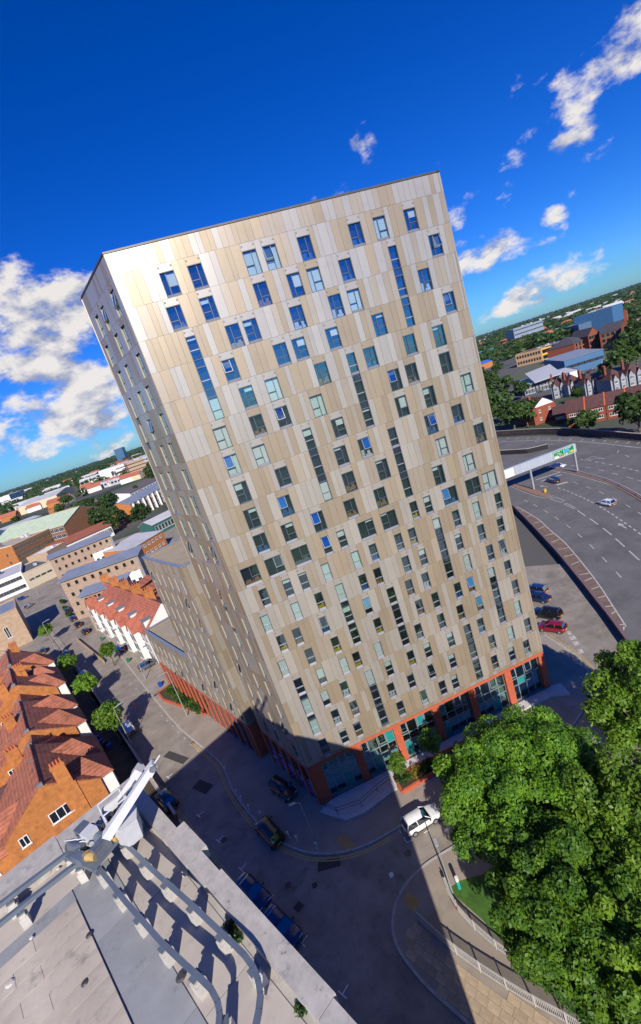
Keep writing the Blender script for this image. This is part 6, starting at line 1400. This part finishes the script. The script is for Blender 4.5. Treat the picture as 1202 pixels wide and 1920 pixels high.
# low garden walls before the villas and the terrace
gw = thing('garden_wall', 'low brick garden wall in front of the villas', 'wall'); ribbon('wall_face', [SO + SD * a - SN * 4.6 for a in (-8, 5, 25, 45, 62)], .25, 0, 1.0, M_RBRICK, gw); ribbon('wall_cap', [SO + SD * a - SN * 4.6 for a in (-8, 5, 25, 45, 62)], .33, 1.0025, 1.08, M_KERB, gw)
KL = smooth_pts(PX((66, 1150), (100, 1197), (155, 1273), (197, 1327), (244, 1400), (270, 1445), (302, 1493), (350, 1556), (420, 1650), (540, 1810)), 1)
slab('left_pavement', KL + [Vector((-18, -32, 0)), SO + SD * -12 - SN * 5.0, SO + SD * 88 - SN * 5.0], 0, .12, M_PAVE, kind='structure'); ribbon('kerb', KL, .2, 0, .128, M_KERB, kind='structure')
for off in (.4, .65): ribbon('yellow_line', yline([p for p in KL if p.y < 20], -off), .1, .006, .010, M_YELL, road)
slab('front_gardens', [SO + SD * -20 - SN * 4.9, SO + SD * 64 - SN * 4.9, SO + SD * 64 + SN * .5, SO + SD * -20 + SN * .5], 0, .05, mat('garden_ground', (.07, .055, .035), .95, 0, .4, .5), kind='structure')
gt = thing('garden_wall', 'low tan wall in front of the white terrace', 'wall'); ribbon('wall_face', [TO + TD * a - Vector((.892, .452, 0)) * 7.0 for a in (0, 14, 26)], .25, .1, .95, M_TAN, gt)
# railing beside the slab paving: two rails, posts, close bars
def railing(name, label, pts, h, z=.12, step=.13, m=M_WHITE, post=2.0):
    o = thing(name, label, 'railing'); P = [Vector((p[0], p[1], 0)) for p in pts]; bars_ = MB()
    ribbon('top_rail', P, .09, z + h - .07, z + h, m, o); ribbon('bottom_rail', P, .07, z + .12, z + .18, m, o); acc = 0; pacc = 0
    for a, b in zip(P[:-1], P[1:]):
        L = (b - a).length; e = (b - a).normalized(); s = acc
        while s < L: q = a + e * s; bars_.box(-.018, .018, -.018, .018, z + .185, z + h - .072, 0, Matrix.Translation(q)); s += step
        acc = s - L; s = pacc
        while s < L: q = a + e * s; MB().box(-.05, .05, -.05, .05, z, z + h + .06).build('post', m, o, (q.x, q.y, 0)); s += post
        pacc = s - L
    bars_.build('bars', m, o, kind='stuff'); return o
M_RAILW = mat('railing_paint', (.42, .40, .38), .6)
railing('pedestrian_railing', 'pale barred railing beside the buff slab paving', smooth_pts(F1 + [Vector((13.5, -30, 0))], 1), 1.15, m=M_RAILW)
F2 = PX((838, 1662), (850, 1690), (862, 1712), (885, 1738), (930, 1778), (985, 1818), z=.12)
railing('pedestrian_railing', 'pale barred railing at the foot of the grass verge', F2, 1.0, m=M_RAILW)
vw = thing('verge_wall', 'low brick wall at the edge of the grass verge', 'wall'); ribbon('wall_face', PX((835, 1655), (846, 1685), (860, 1708), z=.1), .2, .1, .75, M_BBRICK, vw); ribbon('wall_cap', PX((835, 1655), (846, 1685), (860, 1708), z=.1), .28, .7525, .82, M_KERB, vw)
p = G(748, 1679); o = thing('traffic_post', 'white-capped post at the kerb of the corner pavement', 'post', (p.x, p.y, .12)); MB().tube((0, 0, 0), (0, 0, 2.4), .06, n=8).build('pole', M_GALV, o); MB().box(-.18, .18, -.18, .18, 2.4, 2.55).build('cap', M_WHITE, o)
# ================================================================ SIGN GANTRY
gan = thing('sign_gantry', 'grey sign gantry with green direction sign over the ring road', 'gantry'); ga, gb = G(1001, 918), G(1083, 886); ge = (gb - ga); gL = ge.length; gang = math.atan2(ge.y, ge.x)
def gbox(name, x0, x1, y0, y1, z0, z1, m, par=gan): return MB().box(x0, x1, y0, y1, z0, z1).build(name, m, par, ga, gang) if par is gan else MB().box(x0, x1, y0, y1, z0, z1).build(name, m, par)
M_GBOX = mat('gantry_cladding', (.40, .44, .50), .5, .2, .12, .8, stretch=(3, 1, .3))
for x in (0, gL): gbox('gantry_leg', x - .22, x + .22, -.25, .25, 0, 6.1, M_GALV)
beam = gbox('gantry_beam', -gL * .75, gL + .5, -.45, .45, 6.1, 8.6, M_GBOX)
for k in range(26): gbox('beam_rib', -gL * .7 + k * .92, -gL * .7 + k * .92 + .06, -.475, -.451, 6.15, 8.55, M_GALV)
gbox('white_sign', -gL * .72, -gL * .36, -.56, -.48, 6.2, 8.5, M_WHITE)
sx0, sx1, sz0, sz1 = gL * .52, gL * .985, 6.35, 8.5
sign = gbox('green_sign', sx0, sx1, -.58, -.48, sz0, sz1, mat('sign_green', (.005, .20, .06), .4)); sw_ = sx1 - sx0
def sgn(name, u0, u1, v0, v1, m, d_=.0): MB().box(sx0 + sw_ * u0, sx0 + sw_ * u1, -.60 - d_, -.582 - d_, sz0 + (sz1 - sz0) * v0, sz0 + (sz1 - sz0) * v1).build(name, m, sign, ga * 0)
MW = M_WHITE
for q in ((0, 1, 0, .03), (0, 1, .97, 1), (0, .015, .03, .97), (.985, 1, .03, .97), (.49, .505, .05, .95)): sgn('sign_border', *q, MW)
sgn('sign_patch', .03, .46, .05, .24, MW); sgn('sign_patch', .24, .46, .07, .22, mat('sign_red', (.5, .05, .02), .5), .01)
sgn('sign_patch', .53, .76, .42, .74, mat('sign_blue', (.08, .30, .75), .5)); sgn('sign_patch', .8, .96, .15, .4, mat('sign_yellow', (.6, .42, .02), .5))
for u0, u1, v in ((.05, .42, .82), (.18, .3, .58), (.27, .44, .42), (.05, .2, .34), (.58, .9, .86), (.55, .8, .24), (.55, .72, .12)):
    n_ = max(3, int((u1 - u0) * 26))
    for k in range(n_):
        if k % 4 == 3: continue
        a = u0 + (u1 - u0) * k / n_; sgn('sign_letter', a, a + (u1 - u0) / n_ * .7, v - .035, v + .045, MW, .004)
bp2 = Z7((490, 572))[0]; p = G(*bp2); o = thing('keep_left_bollard', 'yellow keep-left bollard at the end of the gantry island', 'bollard', (p.x, p.y, .13), .4); MB().box(-.25, .25, -.18, .18, 0, .95).build('shell', mat('bollard_yellow', (.75, .50, .03), .5), o); MB().box(-.3, .3, -.22, .22, -.1, .0).build('foot', M_TRIM, o)
# ================================================================ ROOF DETAILS ON THE NEAR BLOCK
for k, (x, y, s) in enumerate(((432, 1748, .55), (440, 1765, .45), (568, 1890, .4))):
    p = G(x, y, ZR - .45); o = thing('roof_weed', ['dark weed tuft growing between the rail plinths', 'smaller weed tuft beside the outer cradle rail', 'weed tuft in the parapet gutter at the bottom'][k], 'weed', (p.x, p.y, p.z), k, 'weeds on the near roof'); o.scale = (s, s, s); inst('foliage', SHM[2], o); MB().tube((0, 0, -.2), (0, 0, .1), .05, n=5).build('stem', M_BARK, o)
for k, (x, y) in enumerate(((110, 1630), (168, 1755), (30, 1702), (355, 1635), (348, 1640), (340, 1834), (60, 1760), (160, 1845), (20, 1845))):
    p = G(x, y, ZR - .44); rr_ = .1 + .05 * (k % 3); MB().tube((0, 0, 0), (0, 0, .05), rr_, rr_ * .6, 8).build('roof_outlet', M_COPING if k % 2 else M_PLINTH, near, (p.x, p.y, p.z + .06))
# ================================================================ A PERSON CROSSING
def person(px, py, label, top, legs_, face=0):
    p = G(px, py); me = bpy.data.meshes.new('figure')
    V = [(0, 0, .95), (0, 0, 1.2), (0, 0, 1.42), (0, 0, 1.52), (0, 0, 1.66), (.1, .0, .9), (.13, .12, .5), (.12, .02, .08), (.12, .16, .03), (-.1, 0, .9), (-.12, -.1, .5), (-.12, -.28, .1), (-.12, -.14, .04), (.2, 0, 1.4), (.26, -.08, 1.12), (.24, .08, .88), (-.2, 0, 1.4), (-.26, .06, 1.12), (-.24, .18, .9)]
    E = [(0, 1), (1, 2), (2, 3), (3, 4), (0, 5), (5, 6), (6, 7), (7, 8), (0, 9), (9, 10), (10, 11), (11, 12), (2, 13), (13, 14), (14, 15), (2, 16), (16, 17), (17, 18)]
    rad = [.15, .14, .15, .06, .11, .1, .07, .05, .045, .1, .07, .05, .045, .07, .05, .04, .07, .05, .04]
    me.from_pydata(V, E, []); o = inst('person', me, None, (p.x, p.y, 0), face, label=label, category='person')
    sk = o.modifiers.new('skin', 'SKIN'); 
    me.skin_vertices.new() if not me.skin_vertices else None
    for i, sv in enumerate(me.skin_vertices[0].data): sv.radius = (rad[i], rad[i]); sv.use_root = (i == 0)
    o.modifiers.new('sub', 'SUBSURF').levels = 1; me.materials.append(top); return o
M_COAT = mat('orange_jacket', (.62, .28, .18), .8)
pp_ = person(257, 1330, 'person in a pale orange top walking across the sunlit left street', M_COAT, None, .5)
# ================================================================ AIR: thin haze over the whole place
hb = MB().box(-17000, 17000, -17000, 17000, -1.5, 66.0)
hm = bpy.data.materials.new('haze_air'); hm.use_nodes = True; hn = hm.node_tree.nodes; hn.clear()
ho = hn.new('ShaderNodeOutputMaterial'); hv = hn.new('ShaderNodeVolumePrincipled'); hv.inputs['Density'].default_value = HAZE
hv.inputs['Color'].default_value = (.45, .68, 1.0, 1); hm.node_tree.links.new(hv.outputs[0], ho.inputs['Volume'])
hb.build('haze', hm, kind='stuff', label='thin blue haze over the town and the far woods', category='haze')
